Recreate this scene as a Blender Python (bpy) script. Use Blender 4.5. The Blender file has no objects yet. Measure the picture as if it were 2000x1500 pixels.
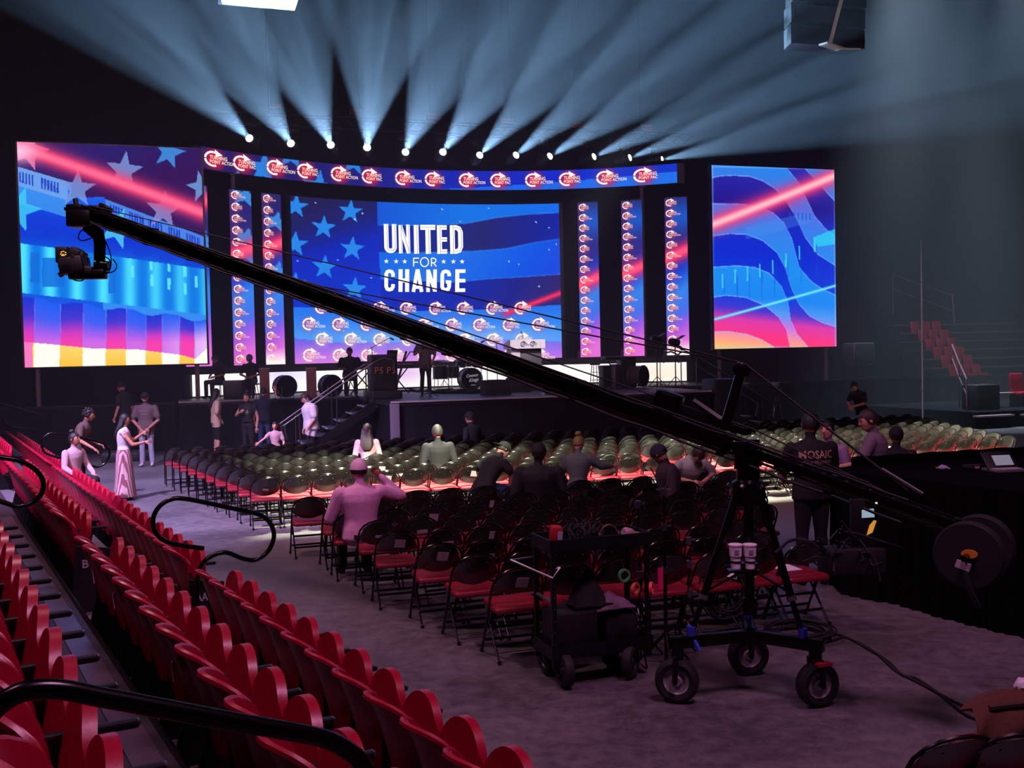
import bpy, bmesh, math, random
import numpy as np
from mathutils import Vector, Matrix, Euler, noise as mnoise
from mathutils.bvhtree import BVHTree
random.seed(7)
rng = np.random.default_rng(7)
PI = math.pi
sc = bpy.context.scene
COL = sc.collection

# ---------------------------------------------------------------- camera
PITCH, ROLL, CZ, FPX = .0275, -.0225, 2.55, 2000.0
cp_, sp_, ca_, sa_ = math.cos(PITCH), math.sin(PITCH), math.cos(ROLL), math.sin(ROLL)
CF = np.array([0, cp_, -sp_]); _U0 = np.array([0, sp_, cp_]); _R0 = np.array([1., 0, 0])
CR = ca_ * _R0 + sa_ * _U0
CU = -sa_ * _R0 + ca_ * _U0
CAM = np.array([0, 0, CZ])
cd = bpy.data.cameras.new('camera'); cam = bpy.data.objects.new('camera', cd); COL.objects.link(cam)
cd.sensor_fit = 'HORIZONTAL'; cd.sensor_width = 36; cd.lens = 36 * FPX / 2000; cd.clip_start = .05; cd.clip_end = 300
cam.matrix_world = Matrix(((CR[0], CU[0], -CF[0], 0), (CR[1], CU[1], -CF[1], 0), (CR[2], CU[2], -CF[2], CZ), (0, 0, 0, 1)))
sc.camera = cam

# hall frame: s runs along the rows of folding chairs, t runs from the audience to the stage
TH = math.radians(17.7)
UU = np.array([math.cos(TH), math.sin(TH), 0]); VV = np.array([-math.sin(TH), math.cos(TH), 0])
def S(s, t, z=0.): return Vector(s * UU + t * VV + np.array([0, 0, z]))
def ray(x, y): return CF + (x - 1000) / FPX * CR + (750 - y) / FPX * CU
def atz(x, y, z): d = ray(x, y); return Vector(CAM + d * (z - CZ) / d[2])
def atd(x, y, d): return Vector(CAM + ray(x, y) * d)
def att(x, y, t): d = ray(x, y); return Vector(CAM + d * t / (d @ VV))

# ---------------------------------------------------------------- world, lamps, exposure
w = bpy.data.worlds.new('hall_dark'); sc.world = w; w.use_nodes = True
w.node_tree.nodes['Background'].inputs[0].default_value = (.012, .008, .016, 1)
w.node_tree.nodes['Background'].inputs[1].default_value = .12
vs = sc.view_settings; vs.view_transform = 'Standard'; vs.look = 'None'; vs.exposure = 0; vs.gamma = 1; vs.use_curve_mapping = False
sc.cycles.max_bounces = 5; sc.cycles.diffuse_bounces = 3; sc.cycles.glossy_bounces = 3; sc.cycles.volume_bounces = 0
sc.cycles.transmission_bounces = 3; sc.cycles.caustics_reflective = False; sc.cycles.caustics_refractive = False
sc.cycles.sample_clamp_indirect = 4

def light(name, kind, loc, target, power, color, **kw):
    l = bpy.data.lights.new(name, kind); o = bpy.data.objects.new(name, l); COL.objects.link(o)
    o.location = loc; l.energy = power; l.color = color
    d = Vector(target) - Vector(loc); o.rotation_euler = d.to_track_quat('-Z', 'Y').to_euler()
    for k, x in kw.items(): setattr(l, k, x)
    return o
# house wash over the near floor (magenta LED wash on the hall rig, behind and above the camera)
light('house_wash', 'AREA', (3.5, 2.5, 13), (2., 7.5, 0), 740, (1., .42, .82), shape='DISK', size=3)
light('stand_fill', 'AREA', (-4.5, 3, 10.5), (-1.5, 6.5, .5), 210, (1., .42, .8), shape='DISK', size=1.6)  # added fill to brighten the backs of the red seats
# added fills brighten the left aisle, standing in for the screen's light
light('aisle_fill', 'SPOT', S(-7, 13, 13), S(-1.2, 20.5, 0), 36000, (.60, .46, 1.), spot_size=math.radians(52), spot_blend=.8, shadow_soft_size=.4)
light('aisle_fill', 'AREA', S(-2, 12, 11), S(-2, 24, 0.4), 1000, (1., .55, .72), shape='DISK', size=1.2)
# greenish white key lights over the middle chairs
def shutter(l, a, b, sx=0., soft=.02):
    """framing shutters: cuts the lamp's beam to a rectangle (tangents a, b)"""
    l.use_nodes = True; nt = l.node_tree; e = nt.nodes['Emission']
    tc = nt.nodes.new('ShaderNodeTexCoord'); sp = nt.nodes.new('ShaderNodeSeparateXYZ'); nt.links.new(tc.outputs['Normal'], sp.inputs[0]); out = None
    for ax, lim in ((0, a), (1, b)):
        d = nt.nodes.new('ShaderNodeMath'); d.operation = 'DIVIDE'; nt.links.new(sp.outputs[ax], d.inputs[0]); nt.links.new(sp.outputs[2], d.inputs[1])
        f = nt.nodes.new('ShaderNodeMath'); f.operation = 'ABSOLUTE'; nt.links.new(d.outputs[0], f.inputs[0])
        r = nt.nodes.new('ShaderNodeMapRange'); r.inputs[1].default_value = lim; r.inputs[2].default_value = lim - soft; r.inputs[3].default_value = 0; r.inputs[4].default_value = 1
        nt.links.new(f.outputs[0], r.inputs[0])
        if out is None: out = r.outputs[0]
        else:
            m = nt.nodes.new('ShaderNodeMath'); m.operation = 'MULTIPLY'; nt.links.new(out, m.inputs[0]); nt.links.new(r.outputs[0], m.inputs[1]); out = m.outputs[0]
    nt.links.new(out, e.inputs['Strength'])
for s_, pw_ in ((5.2, 74000), (13.0, 100000), (20.8, 140000)):
    k = light('audience_key_light', 'SPOT', S(s_, 6.5, 13), S(s_, 17.3, .7), pw_, (.95, 1., .72), spot_size=math.radians(44), spot_blend=.05, shadow_soft_size=.12)
    shutter(k.data, 4.05 / 16.3, .098)
    k = light('audience_back_light', 'SPOT', S(s_, 23.8, 14), S(s_, 17.35, .7), pw_ * .6, (1., 1., .74), spot_size=math.radians(46), spot_blend=.05, shadow_soft_size=.1)
    shutter(k.data, 4.05 / 14.8, .116)
# cool beams coming down behind the loudspeakers, upper right
for k, (x, y, d, s2, pw) in enumerate(((1735, -60, 30, 15, 15000), (1880, -60, 32, 17, 13000), (1760, -120, 36, 36, 26000), (1990, -90, 36, 32, 18000))):
    a = atd(x, y, d); a.z += 3
    light('back_light', 'SPOT', a, a + Vector((.3, -.6, -12)), pw, (.62, .8, 1.), spot_size=math.radians(s2), spot_blend=.9, shadow_soft_size=.3)
light('stage_wash', 'SPOT', S(9, 19, 13), S(9.5, 29, 1.5), 330, (.75, .62, 1.), spot_size=math.radians(60), spot_blend=.8, shadow_soft_size=.5)
light('lectern_light', 'SPOT', S(11, 20, 11), S(10.6, 31.6, 2.6), 9000, (1., .93, 1.), spot_size=math.radians(11), spot_blend=.5, shadow_soft_size=.2)  # added spot that brightens the lectern
light('far_stand_wash', 'SPOT', S(30, 18, 13), S(31, 34, 2.5), 2200, (1., .5, .68), spot_size=math.radians(40), spot_blend=.8, shadow_soft_size=.5)

# ---------------------------------------------------------------- helpers
def lin(c):
    if isinstance(c, str):
        c = [int(c[i:i + 2], 16) / 255 for i in (0, 2, 4)]
        c = [x / 12.92 if x <= .04045 else ((x + .055) / 1.055) ** 2.4 for x in c]
    return (*c[:3], 1.)
MATS = {}
def mat(name, color, rough=.6, metal=0., var=.18, scale=9., bump=0., spec=.5, coat=0.):
    if name in MATS: return MATS[name]
    m = bpy.data.materials.new(name); m.use_nodes = True; nt = m.node_tree; b = nt.nodes['Principled BSDF']
    c = lin(color)
    tc = nt.nodes.new('ShaderNodeTexCoord'); nz = nt.nodes.new('ShaderNodeTexNoise')
    nz.inputs['Scale'].default_value = scale; nz.inputs['Detail'].default_value = 4
    nt.links.new(tc.outputs['Object'], nz.inputs['Vector'])
    mx = nt.nodes.new('ShaderNodeMix'); mx.data_type = 'RGBA'
    mx.inputs[6].default_value = tuple(x * (1 - var) for x in c[:3]) + (1,)
    mx.inputs[7].default_value = tuple(min(1, x * (1 + var)) for x in c[:3]) + (1,)
    nt.links.new(nz.outputs['Fac'], mx.inputs[0]); nt.links.new(mx.outputs[2], b.inputs['Base Color'])
    b.inputs['Roughness'].default_value = rough; b.inputs['Metallic'].default_value = metal
    b.inputs['Specular IOR Level'].default_value = spec; b.inputs['Coat Weight'].default_value = coat
    if bump:
        bp = nt.nodes.new('ShaderNodeBump'); bp.inputs['Strength'].default_value = bump; bp.inputs['Distance'].default_value = .01
        nt.links.new(nz.outputs['Fac'], bp.inputs['Height']); nt.links.new(bp.outputs[0], b.inputs['Normal'])
    MATS[name] = m
    return m
def emit(name, color, strength=1.):
    if name in MATS: return MATS[name]
    m = bpy.data.materials.new(name); m.use_nodes = True; nt = m.node_tree; nt.nodes.clear()
    e = nt.nodes.new('ShaderNodeEmission'); o = nt.nodes.new('ShaderNodeOutputMaterial')
    e.inputs[0].default_value = lin(color); e.inputs[1].default_value = strength
    nt.links.new(e.outputs[0], o.inputs[0]); MATS[name] = m
    return m
def screen_mat():
    if 'led_screen' in MATS: return MATS['led_screen']
    m = bpy.data.materials.new('led_screen'); m.use_nodes = True; nt = m.node_tree; nt.nodes.clear()
    a = nt.nodes.new('ShaderNodeAttribute'); a.attribute_name = 'picture'
    e = nt.nodes.new('ShaderNodeEmission'); o = nt.nodes.new('ShaderNodeOutputMaterial')
    nt.links.new(a.outputs['Color'], e.inputs[0]); e.inputs[1].default_value = 1.12
    nt.links.new(e.outputs[0], o.inputs[0]); MATS['led_screen'] = m
    return m

class MB:
    """collects shapes that become ONE mesh object"""
    def __init__(s): s.v = []; s.f = []; s.m = []; s.cur = 0; s.sm = []; s.flat = False
    def add(s, vs, fs):
        n = len(s.v); s.v.extend([tuple(x) for x in vs])
        for f in fs: s.f.append([i + n for i in f]); s.m.append(s.cur); s.sm.append(not s.flat)
        return s
    def box(s, c, size, rot=None, bev=0.):
        x, y, z = (k / 2 for k in size)
        R = rot if isinstance(rot, Matrix) else Euler(rot or (0, 0, 0)).to_matrix()
        if not bev:
            vs = [(a * x, b * y, d * z) for a in (-1, 1) for b in (-1, 1) for d in (-1, 1)]
            fs = [(0, 1, 3, 2), (4, 6, 7, 5), (0, 4, 5, 1), (2, 3, 7, 6), (0, 2, 6, 4), (1, 5, 7, 3)]
        else:
            bm = bmesh.new(); bmesh.ops.create_cube(bm, size=1)
            for q in bm.verts: q.co = Vector((q.co.x * 2 * x, q.co.y * 2 * y, q.co.z * 2 * z))
            bmesh.ops.bevel(bm, geom=bm.edges[:], offset=bev, segments=2, profile=.5, affect='EDGES')
            bm.verts.index_update(); vs = [q.co.copy() for q in bm.verts]; fs = [[q.index for q in f.verts] for f in bm.faces]; bm.free()
        c = Vector(c)
        fl = s.flat; s.flat = not bev or fl
        s.add([c + R @ Vector(q) for q in vs], fs); s.flat = fl
        return s
    def tube(s, pts, r, n=8, closed=False, flat=1., up=None):
        pts = [Vector(p) for p in pts]; k = len(pts)
        rs = r if isinstance(r, (list, tuple)) else [r] * k
        vs = []; nrm = None
        for i, p in enumerate(pts):
            a = pts[(i - 1) % k] if closed or i else p; b = pts[(i + 1) % k] if closed or i < k - 1 else p
            d = (b - a); d = d.normalized() if d.length > 1e-9 else Vector((0, 0, 1))
            if nrm is None:
                nrm = Vector(up) if up else (Vector((0, 0, 1)) if abs(d.z) < .9 else Vector((0, 1, 0)))
            nrm = (nrm - d * nrm.dot(d)); nrm = nrm.normalized() if nrm.length > 1e-6 else d.orthogonal().normalized()
            bi = d.cross(nrm)
            for j in range(n):
                t = 2 * PI * j / n
                vs.append(p + (nrm * math.cos(t) + bi * math.sin(t) * flat) * rs[i])
        fs = []
        for i in range(k if closed else k - 1):
            for j in range(n):
                a = i * n + j; b = i * n + (j + 1) % n; c = ((i + 1) % k) * n
                fs.append((a, b, c + (j + 1) % n, c + j))
        if not closed: fs += [tuple(range(n))[::-1], tuple((k - 1) * n + j for j in range(n))]
        return s.add(vs, fs)
    def rod(s, a, b, r, n=8, r2=None): return s.tube([a, b], [r, r if r2 is None else r2], n)
    def lathe(s, prof, n=16, loc=(0, 0, 0), rot=None, scale=(1, 1, 1)):
        """prof: (radius, height) pairs turned about local z"""
        R = rot if isinstance(rot, Matrix) else Euler(rot or (0, 0, 0)).to_matrix()
        vs = []; k = len(prof); L = Vector(loc)
        for (r, h) in prof:
            for j in range(n):
                t = 2 * PI * j / n
                vs.append(L + R @ Vector((r * math.cos(t) * scale[0], r * math.sin(t) * scale[1], h * scale[2])))
        fs = [(i * n + j, i * n + (j + 1) % n, (i + 1) * n + (j + 1) % n, (i + 1) * n + j) for i in range(k - 1) for j in range(n)]
        if tuple(prof[0]) == tuple(prof[-1]): return s.add(vs, fs)
        if prof[0][0] > 1e-6: fs.append(tuple(range(n))[::-1])
        if prof[-1][0] > 1e-6: fs.append(tuple((k - 1) * n + j for j in range(n)))
        return s.add(vs, fs)
    def ball(s, c, r, n=10, m=7, rot=None):
        rr = r if isinstance(r, (tuple, list)) else (r, r, r)
        return s.lathe([(max(math.sin(PI * i / m), 1e-4), -math.cos(PI * i / m)) for i in range(m + 1)], n, c, rot, rr)
    def prism(s, poly, h, M=None, z0=0.):
        """polygon in xy raised by h along local z; M maps to place"""
        k = len(poly); M = M or Matrix.Identity(4)
        vs = [M @ Vector((x, y, z)) for z in (z0, z0 + h) for x, y in poly]
        fs = [tuple(range(k))[::-1], tuple(range(k, 2 * k))] + [(i, (i + 1) % k, k + (i + 1) % k, k + i) for i in range(k)]
        fl = s.flat; s.flat = True; s.add(vs, fs); s.flat = fl
        return s
    def sheet(s, P, th=None, closed_u=False):
        """P[i][j] grid of points; th: thickness (offset by normals, closed)"""
        P = [[Vector(q) for q in row] for row in P]; a = len(P); b = len(P[0])
        if th is None:
            vs = [q for row in P for q in row]
            return s.add(vs, [(i * b + j, i * b + j + 1, (i + 1) * b + j + 1, (i + 1) * b + j) for i in range(a - 1) for j in range(b - 1)])
        N = []
        for i in range(a):
            for j in range(b):
                du = P[min(i + 1, a - 1)][j] - P[max(i - 1, 0)][j]; dv = P[i][min(j + 1, b - 1)] - P[i][max(j - 1, 0)]
                q = du.cross(dv); N.append(q.normalized() if q.length > 1e-9 else Vector((0, 0, 1)))
        A = [q for row in P for q in row]; B = [q + N[i] * th for i, q in enumerate(A)]; n = a * b
        fs = []
        for i in range(a - 1):
            for j in range(b - 1):
                q = (i * b + j, i * b + j + 1, (i + 1) * b + j + 1, (i + 1) * b + j)
                fs.append(q[::-1]); fs.append(tuple(x + n for x in q))
        loop = [(0, j) for j in range(b)] + [(i, b - 1) for i in range(1, a)] + [(a - 1, j) for j in range(b - 2, -1, -1)] + [(i, 0) for i in range(a - 2, 0, -1)]
        ids = [i * b + j for i, j in loop]
        for k in range(len(ids)):
            p, q = ids[k], ids[(k + 1) % len(ids)]; fs.append((p, q, q + n, p + n))
        return s.add(A + B, fs)
    def build(s, name, mats, parent=None):
        me = bpy.data.meshes.new(name); me.from_pydata(s.v, [], s.f)
        for m in (mats if isinstance(mats, (list, tuple)) else [mats]): me.materials.append(m)
        me.polygons.foreach_set('material_index', s.m); me.polygons.foreach_set('use_smooth', s.sm)
        if any(s.sm):
            try: me.set_sharp_from_angle(angle=math.radians(42))
            except Exception: pass
        me.update()
        o = bpy.data.objects.new(name, me); COL.objects.link(o)
        if parent: o.parent = parent
        return o
def tag(o, label=None, cat=None, group=None, kind=None):
    for k, x in (('label', label), ('category', cat), ('group', group), ('kind', kind)):
        if x: o[k] = x
    return o
def thing(name, label, cat, loc=(0, 0, 0), rz=0., group=None):
    o = bpy.data.objects.new(name, None); COL.objects.link(o); o.empty_display_size = .1
    o.location = loc; o.rotation_euler = (0, 0, rz)
    return tag(o, label, cat, group)
def children(o): return KIDS.get(o.name) or list(o.children)
KIDS = {}
def dup(root, loc=None, rz=None, label=None, group=None):
    r = root.copy(); COL.objects.link(r)
    if loc is not None: r.location = loc
    if rz is not None: r.rotation_euler = (0, 0, rz)
    if label: r['label'] = label
    if group: r['group'] = group
    if root.name not in KIDS:
        KIDS[root.name] = list(root.children)
        for ch in KIDS[root.name]: KIDS[ch.name] = list(ch.children)
    for ch in KIDS[root.name]:
        c = ch.copy(); COL.objects.link(c); c.parent = r
        for g in KIDS[ch.name]:
            d = g.copy(); COL.objects.link(d); d.parent = c
    return r
ORD = ['zeroth', 'first', 'second', 'third', 'fourth', 'fifth', 'sixth', 'seventh', 'eighth', 'ninth', 'tenth', 'eleventh', 'twelfth', 'thirteenth', 'fourteenth', 'fifteenth',
       'sixteenth', 'seventeenth', 'eighteenth', 'nineteenth', 'twentieth', 'twenty-first', 'twenty-second', 'twenty-third', 'twenty-fourth', 'twenty-fifth', 'twenty-sixth',
       'twenty-seventh', 'twenty-eighth', 'twenty-ninth', 'thirtieth', 'thirty-first', 'thirty-second', 'thirty-third', 'thirty-fourth', 'thirty-fifth', 'thirty-sixth', 'thirty-seventh', 'thirty-eighth', 'thirty-ninth', 'fortieth']
def smooth_path(pts, k=6, closed=False):
    """Catmull-Rom through the points"""
    P = [Vector(p) for p in pts]; n = len(P); out = []
    for i in range(n if closed else n - 1):
        a, b = P[i], P[(i + 1) % n]
        z0 = P[(i - 1) % n] if closed or i else a * 2 - b
        z1 = P[(i + 2) % n] if closed or i < n - 2 else b * 2 - a
        for j in range(k):
            t = j / k
            out.append(.5 * (2 * a + (b - z0) * t + (2 * z0 - 5 * a + 4 * b - z1) * t * t + (3 * a - z0 - 3 * b + z1) * t ** 3))
    if not closed: out.append(P[-1])
    return out
BLK = mat('black_metal', '0c0c0e', .4, .3)
BLKP = mat('black_plastic', '0e0e10', .5)
BLKR = mat('black_rubber', '141315', .75, bump=.2, scale=30)
DRAPE = mat('black_drape', '060608', .95, spec=.05)
STEEL = mat('brushed_steel', '8a8a90', .35, .9)
WHITE = mat('white_paper', 'd8d4d6', .8, var=.04)
RED = mat('red_seat_plastic', '9c0b2d', .34, var=.12, scale=40, bump=.05)
VINYL = mat('red_vinyl', '800d22', .5, var=.15, scale=14, bump=.08)
DGREY = mat('dark_grey_paint', '26262b', .55)
# ---------------------------------------------------------------- setting
def floor_mat():
    m = bpy.data.materials.new('polished_concrete'); m.use_nodes = True; nt = m.node_tree; b = nt.nodes['Principled BSDF']
    tc = nt.nodes.new('ShaderNodeTexCoord')
    n1 = nt.nodes.new('ShaderNodeTexNoise'); n1.inputs['Scale'].default_value = .55; n1.inputs['Detail'].default_value = 8
    n2 = nt.nodes.new('ShaderNodeTexNoise'); n2.inputs['Scale'].default_value = 7; n2.inputs['Detail'].default_value = 9; n2.inputs['Roughness'].default_value = .7
    n3 = nt.nodes.new('ShaderNodeTexNoise'); n3.inputs['Scale'].default_value = 120; n3.inputs['Detail'].default_value = 3
    for n in (n1, n2, n3): nt.links.new(tc.outputs['Object'], n.inputs['Vector'])
    a = nt.nodes.new('ShaderNodeMath'); a.operation = 'ADD'; nt.links.new(n1.outputs['Fac'], a.inputs[0]); nt.links.new(n2.outputs['Fac'], a.inputs[1])
    a2 = nt.nodes.new('ShaderNodeMath'); a2.operation = 'MULTIPLY_ADD'; a2.inputs[1].default_value = .5; nt.links.new(n3.outputs['Fac'], a2.inputs[0]); nt.links.new(a.outputs[0], a2.inputs[2])
    r = nt.nodes.new('ShaderNodeValToRGB'); r.color_ramp.elements[0].position = .72; r.color_ramp.elements[1].position = 1.6 if False else 1.
    r.color_ramp.elements[0].color = lin('433e41'); r.color_ramp.elements[1].color = lin('6e696b')
    d = nt.nodes.new('ShaderNodeMath'); d.operation = 'MULTIPLY'; d.inputs[1].default_value = .68; nt.links.new(a2.outputs[0], d.inputs[0])
    nt.links.new(d.outputs[0], r.inputs[0]); nt.links.new(r.outputs[0], b.inputs['Base Color'])
    rr = nt.nodes.new('ShaderNodeMapRange'); rr.inputs[3].default_value = .34; rr.inputs[4].default_value = .6
    nt.links.new(n2.outputs['Fac'], rr.inputs[0]); nt.links.new(rr.outputs[0], b.inputs['Roughness'])
    bp = nt.nodes.new('ShaderNodeBump'); bp.inputs['Strength'].default_value = .04; bp.inputs['Distance'].default_value = .01
    nt.links.new(n2.outputs['Fac'], bp.inputs['Height']); nt.links.new(bp.outputs[0], b.inputs['Normal'])
    return m
def struct(o): o['kind'] = 'structure'; return o
struct(MB().prism([(-32, -6), (42, -6), (42, 62), (-32, 62)], .2, z0=-.2).build('floor', floor_mat()))
WALL = mat('dark_wall', '08080b', .95, spec=.1)
def wallbox(name, a, b, h, th=.3):
    a, b = Vector(a), Vector(b); d = b - a
    m = MB(); m.box((a + b) / 2 + Vector((0, 0, h / 2)), (d.length, th, h), (0, 0, math.atan2(d.y, d.x)))
    return struct(m.build(name, WALL))
wallbox('wall_back', S(-24, 45.6), S(46, 45.6), 21)
wallbox('wall_left', S(-24, -14), S(-24, 45.6), 21)
wallbox('wall_right', S(46, -14), S(46, 45.6), 21)
struct(MB().prism([tuple(S(*q)[:2]) for q in ((-24, -14), (46, -14), (46, 46), (-24, 46))], .3, z0=21).build('ceiling', WALL))
# ---------------------------------------------------------------- LED screens
ARC_S, ARC_T, ARC_R = 8.85, 23.1, 13.76
def arc(s, z, off=0.):
    """point on the curved back wall of the stage at hall coordinate s, pulled off metres towards the audience"""
    d = s - ARC_S; r = ARC_R - off; k = d / ARC_R
    return S(ARC_S + r * k, ARC_T + r * math.sqrt(max(0, 1 - k * k)), z)
def srgb2lin(a):
    a = np.clip(a / 255., 0, 1); return np.where(a <= .04045, a / 12.92, ((a + .055) / 1.055) ** 2.4)
def set_picture(me, cols):
    at = me.attributes.new('picture', 'FLOAT_COLOR', 'POINT')
    c = np.ones((len(me.vertices), 4), np.float32); c[:, :3] = cols; at.data.foreach_set('color', c.ravel())
def picture(name, Pfn, quad, fn, nx, ny, parent):
    """a lit panel: grid of points coloured by fn(x, y) given in the picture's own units (quad = its four corners)"""
    X, Y = np.meshgrid(np.linspace(0, 1, nx + 1), np.linspace(0, 1, ny + 1))
    q = np.array(quad, float)
    px = (q[0, 0] * (1 - X) + q[1, 0] * X) * (1 - Y) + (q[3, 0] * (1 - X) + q[2, 0] * X) * Y
    py = (q[0, 1] * (1 - X) + q[1, 1] * X) * (1 - Y) + (q[3, 1] * (1 - X) + q[2, 1] * X) * Y
    col = srgb2lin(fn(px, py)).reshape(-1, 3)
    vs = [Pfn(x, y) for x, y in zip(X.ravel(), Y.ravel())]
    me = bpy.data.meshes.new(name); n = nx + 1
    idx = np.arange((nx + 1) * (ny + 1)).reshape(ny + 1, nx + 1)
    fs = np.stack([idx[:-1, :-1], idx[1:, :-1], idx[1:, 1:], idx[:-1, 1:]], -1).reshape(-1, 4)
    me.from_pydata(vs, [], fs.tolist()); me.materials.append(screen_mat()); set_picture(me, col); me.update()
    o = bpy.data.objects.new(name, me); COL.objects.link(o); o.parent = parent
    return o
def poly_in(px, py, poly):
    ins = np.zeros(px.shape, bool); k = len(poly)
    for i in range(k):
        x0, y0 = poly[i]; x1, y1 = poly[(i + 1) % k]
        if y0 == y1: continue
        c = ((y0 > py) != (y1 > py)) & (px < (x1 - x0) * (py - y0) / (y1 - y0) + x0); ins ^= c
    return ins
def star(cx, cy, r, a=0., k=.40):
    return [(cx + (r if i % 2 == 0 else r * k) * math.sin(a + i * PI / 5), cy - (r if i % 2 == 0 else r * k) * math.cos(a + i * PI / 5)) for i in range(10)]
def mixc(a, b, t): t = np.clip(t, 0, 1)[..., None]; return a * (1 - t) + b * t
def C(*c): return np.array(c, float)
def fill(img, m, c, al=1.):
    m = m.astype(float)[..., None] * al; return img * (1 - m) + c * m
def grad(y, stops):
    ys = [s[0] for s in stops]; return np.stack([np.interp(y, ys, [s[1][i] for s in stops]) for i in range(3)], -1)
def streak(img, px, py, a, b, wd, col, core, cw):
    d = np.array(b, float) - a; L = np.hypot(*d); dist = np.abs((px - a[0]) * d[1] - (py - a[1]) * d[0]) / L
    al = (px - a[0]) * d[0] / L + (py - a[1]) * d[1] / L
    img = mixc(img, col, np.exp(-(dist / wd) ** 2) * np.clip(al / (.15 * L), 0, 1))
    return mixc(img, core, np.exp(-(dist / cw) ** 2) * .8 * np.clip(al / (.15 * L), 0, 1))
def glow(img, px, py, spots, rx, ry, col, al):
    for (x, y) in spots:
        e = ((px - x) / rx) ** 2 + ((py - y) / ry) ** 2
        img = mixc(img, col, np.exp(-e ** 1.5) * al)
    return img

# ---- logo drawing (white strokes in front of the panel)
def text2d(s):
    cu = bpy.data.curves.new('t', 'FONT'); cu.body = s; cu.size = 1; cu.resolution_u = 2; cu.offset = .018
    o = bpy.data.objects.new('t', cu); COL.objects.link(o)
    me = o.to_mesh(); v = [(q.co.x, q.co.y) for q in me.vertices]; f = [tuple(p.vertices) for p in me.polygons]
    o.to_mesh_clear(); bpy.data.objects.remove(o); bpy.data.curves.remove(cu)
    xs = [a for a, b in v]; x0, x1 = min(xs), max(xs)
    return [((a - x0) / (x1 - x0), b / .72) for a, b in v], f
TXT = {}
def txt(s):
    if s not in TXT: TXT[s] = text2d(s)
    return TXT[s]
class Art:
    """flat lit shapes laid on a surface P(x, y) in picture units"""
    def __init__(s, P): s.P = P; s.v = []; s.f = []; s.c = []
    def raw(s, vs, fs, col):
        n = len(s.v); s.v += [s.P(x, y) for x, y in vs]; s.f += [tuple(i + n for i in f) for f in fs]; s.c += [col] * len(vs)
    def poly(s, p, col): s.raw(p, [tuple(range(len(p)))], col)
    def stroke(s, pts, wd, col):
        vs = []; k = len(pts)
        for i, (x, y) in enumerate(pts):
            a = pts[max(i - 1, 0)]; b = pts[min(i + 1, k - 1)]; dx, dy = b[0] - a[0], b[1] - a[1]; L = math.hypot(dx, dy) or 1
            if 0 < i < k - 1:
                e0 = (x - a[0], y - a[1]); e1 = (b[0] - x, b[1] - y)
                c = (e0[0] * e1[0] + e0[1] * e1[1]) / ((math.hypot(*e0) or 1) * (math.hypot(*e1) or 1)); m = 1 / max(.5, math.sqrt((1 + c) / 2))
            else: m = 1
            vs += [(x - dy / L * wd / 2 * m, y + dx / L * wd / 2 * m), (x + dy / L * wd / 2 * m, y - dx / L * wd / 2 * m)]
        s.raw(vs, [(2 * i, 2 * i + 1, 2 * i + 3, 2 * i + 2) for i in range(k - 1)], col)
    def text(s, t, x, y, wd, h, col):
        v, f = txt(t); s.raw([(x + a * wd, y - b * h) for a, b in v], f, col)
    def logo(s, cx, cy, r, kind, sx=1., col=(255, 244, 240), tcol=(255, 225, 215)):
        for a0, a1 in ((62, 176), (184, 292)):
            pts = [(cx + r * sx * math.cos(math.radians(a)), cy - r * math.sin(math.radians(a))) for a in np.linspace(a0, a1, 8)]
            s.stroke(pts, r * .30, col)
        a = math.radians(60); ax, ay = cx + r * sx * math.cos(a), cy - r * math.sin(a)
        s.poly([(ax - .25 * r * sx, ay - .55 * r), (ax + .75 * r * sx, ay + .18 * r), (ax - .12 * r * sx, ay + .5 * r)], col)
        s.text('TURNING', cx - .42 * r * sx, cy + .02 * r, 2.25 * r * sx, .55 * r, tcol)
        s.text('POINT ACTION' if kind == 0 else 'POINT PAC', cx - .42 * r * sx, cy + .62 * r, (3.3 if kind == 0 else 2.35) * r * sx, .5 * r, tcol)
    def build(s, name, parent):
        me = bpy.data.meshes.new(name); me.from_pydata(s.v, [], s.f); me.materials.append(screen_mat())
        set_picture(me, srgb2lin(np.array(s.c, float))); me.update()
        o = bpy.data.objects.new(name, me); COL.objects.link(o); o.parent = parent; o['kind'] = 'stuff'
        return o
def casing(parent, P, nx=1, depth=.14, grow=.04, legs=(.06, .94), zb=1.45):
    """the dark cabinet behind a panel"""
    m = MB(); g = [[P(-grow * .3 + (1 + grow * .6) * i / nx, y) for i in range(nx + 1)] for y in (-grow * .15, 1 + grow * .15)]
    m.sheet(g, -depth); o = m.build('cabinet', BLK, parent)
    b = MB()
    for x in legs:
        q = P(x, 1.0); b = MB(); b.rod(q + Vector(VV) * .2, Vector((q.x, q.y, zb)) + Vector(VV) * .2, .07, 8); b.box(q + Vector(VV) * .14 + Vector((0, 0, .1)), (.16, .2, .3), (0, 0, TH)); b.build('support_post', mat('screen_post', '6a5a5e', .6), parent)
    return o
def screen_thing(name, label, cat='screen', group=None):
    return thing(name, label, cat, (0, 0, 0), 0, group)
def flatP(s0, s1, z0, z1, t, off=0.): return lambda x, y: S(s0 + (s1 - s0) * x, t - off, z1 + (z0 - z1) * y)
def arcP(s0, s1, z0, z1, off=0.): return lambda x, y: arc(s0 + (s1 - s0) * x, z1 + (z0 - z1) * y, off)

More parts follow.
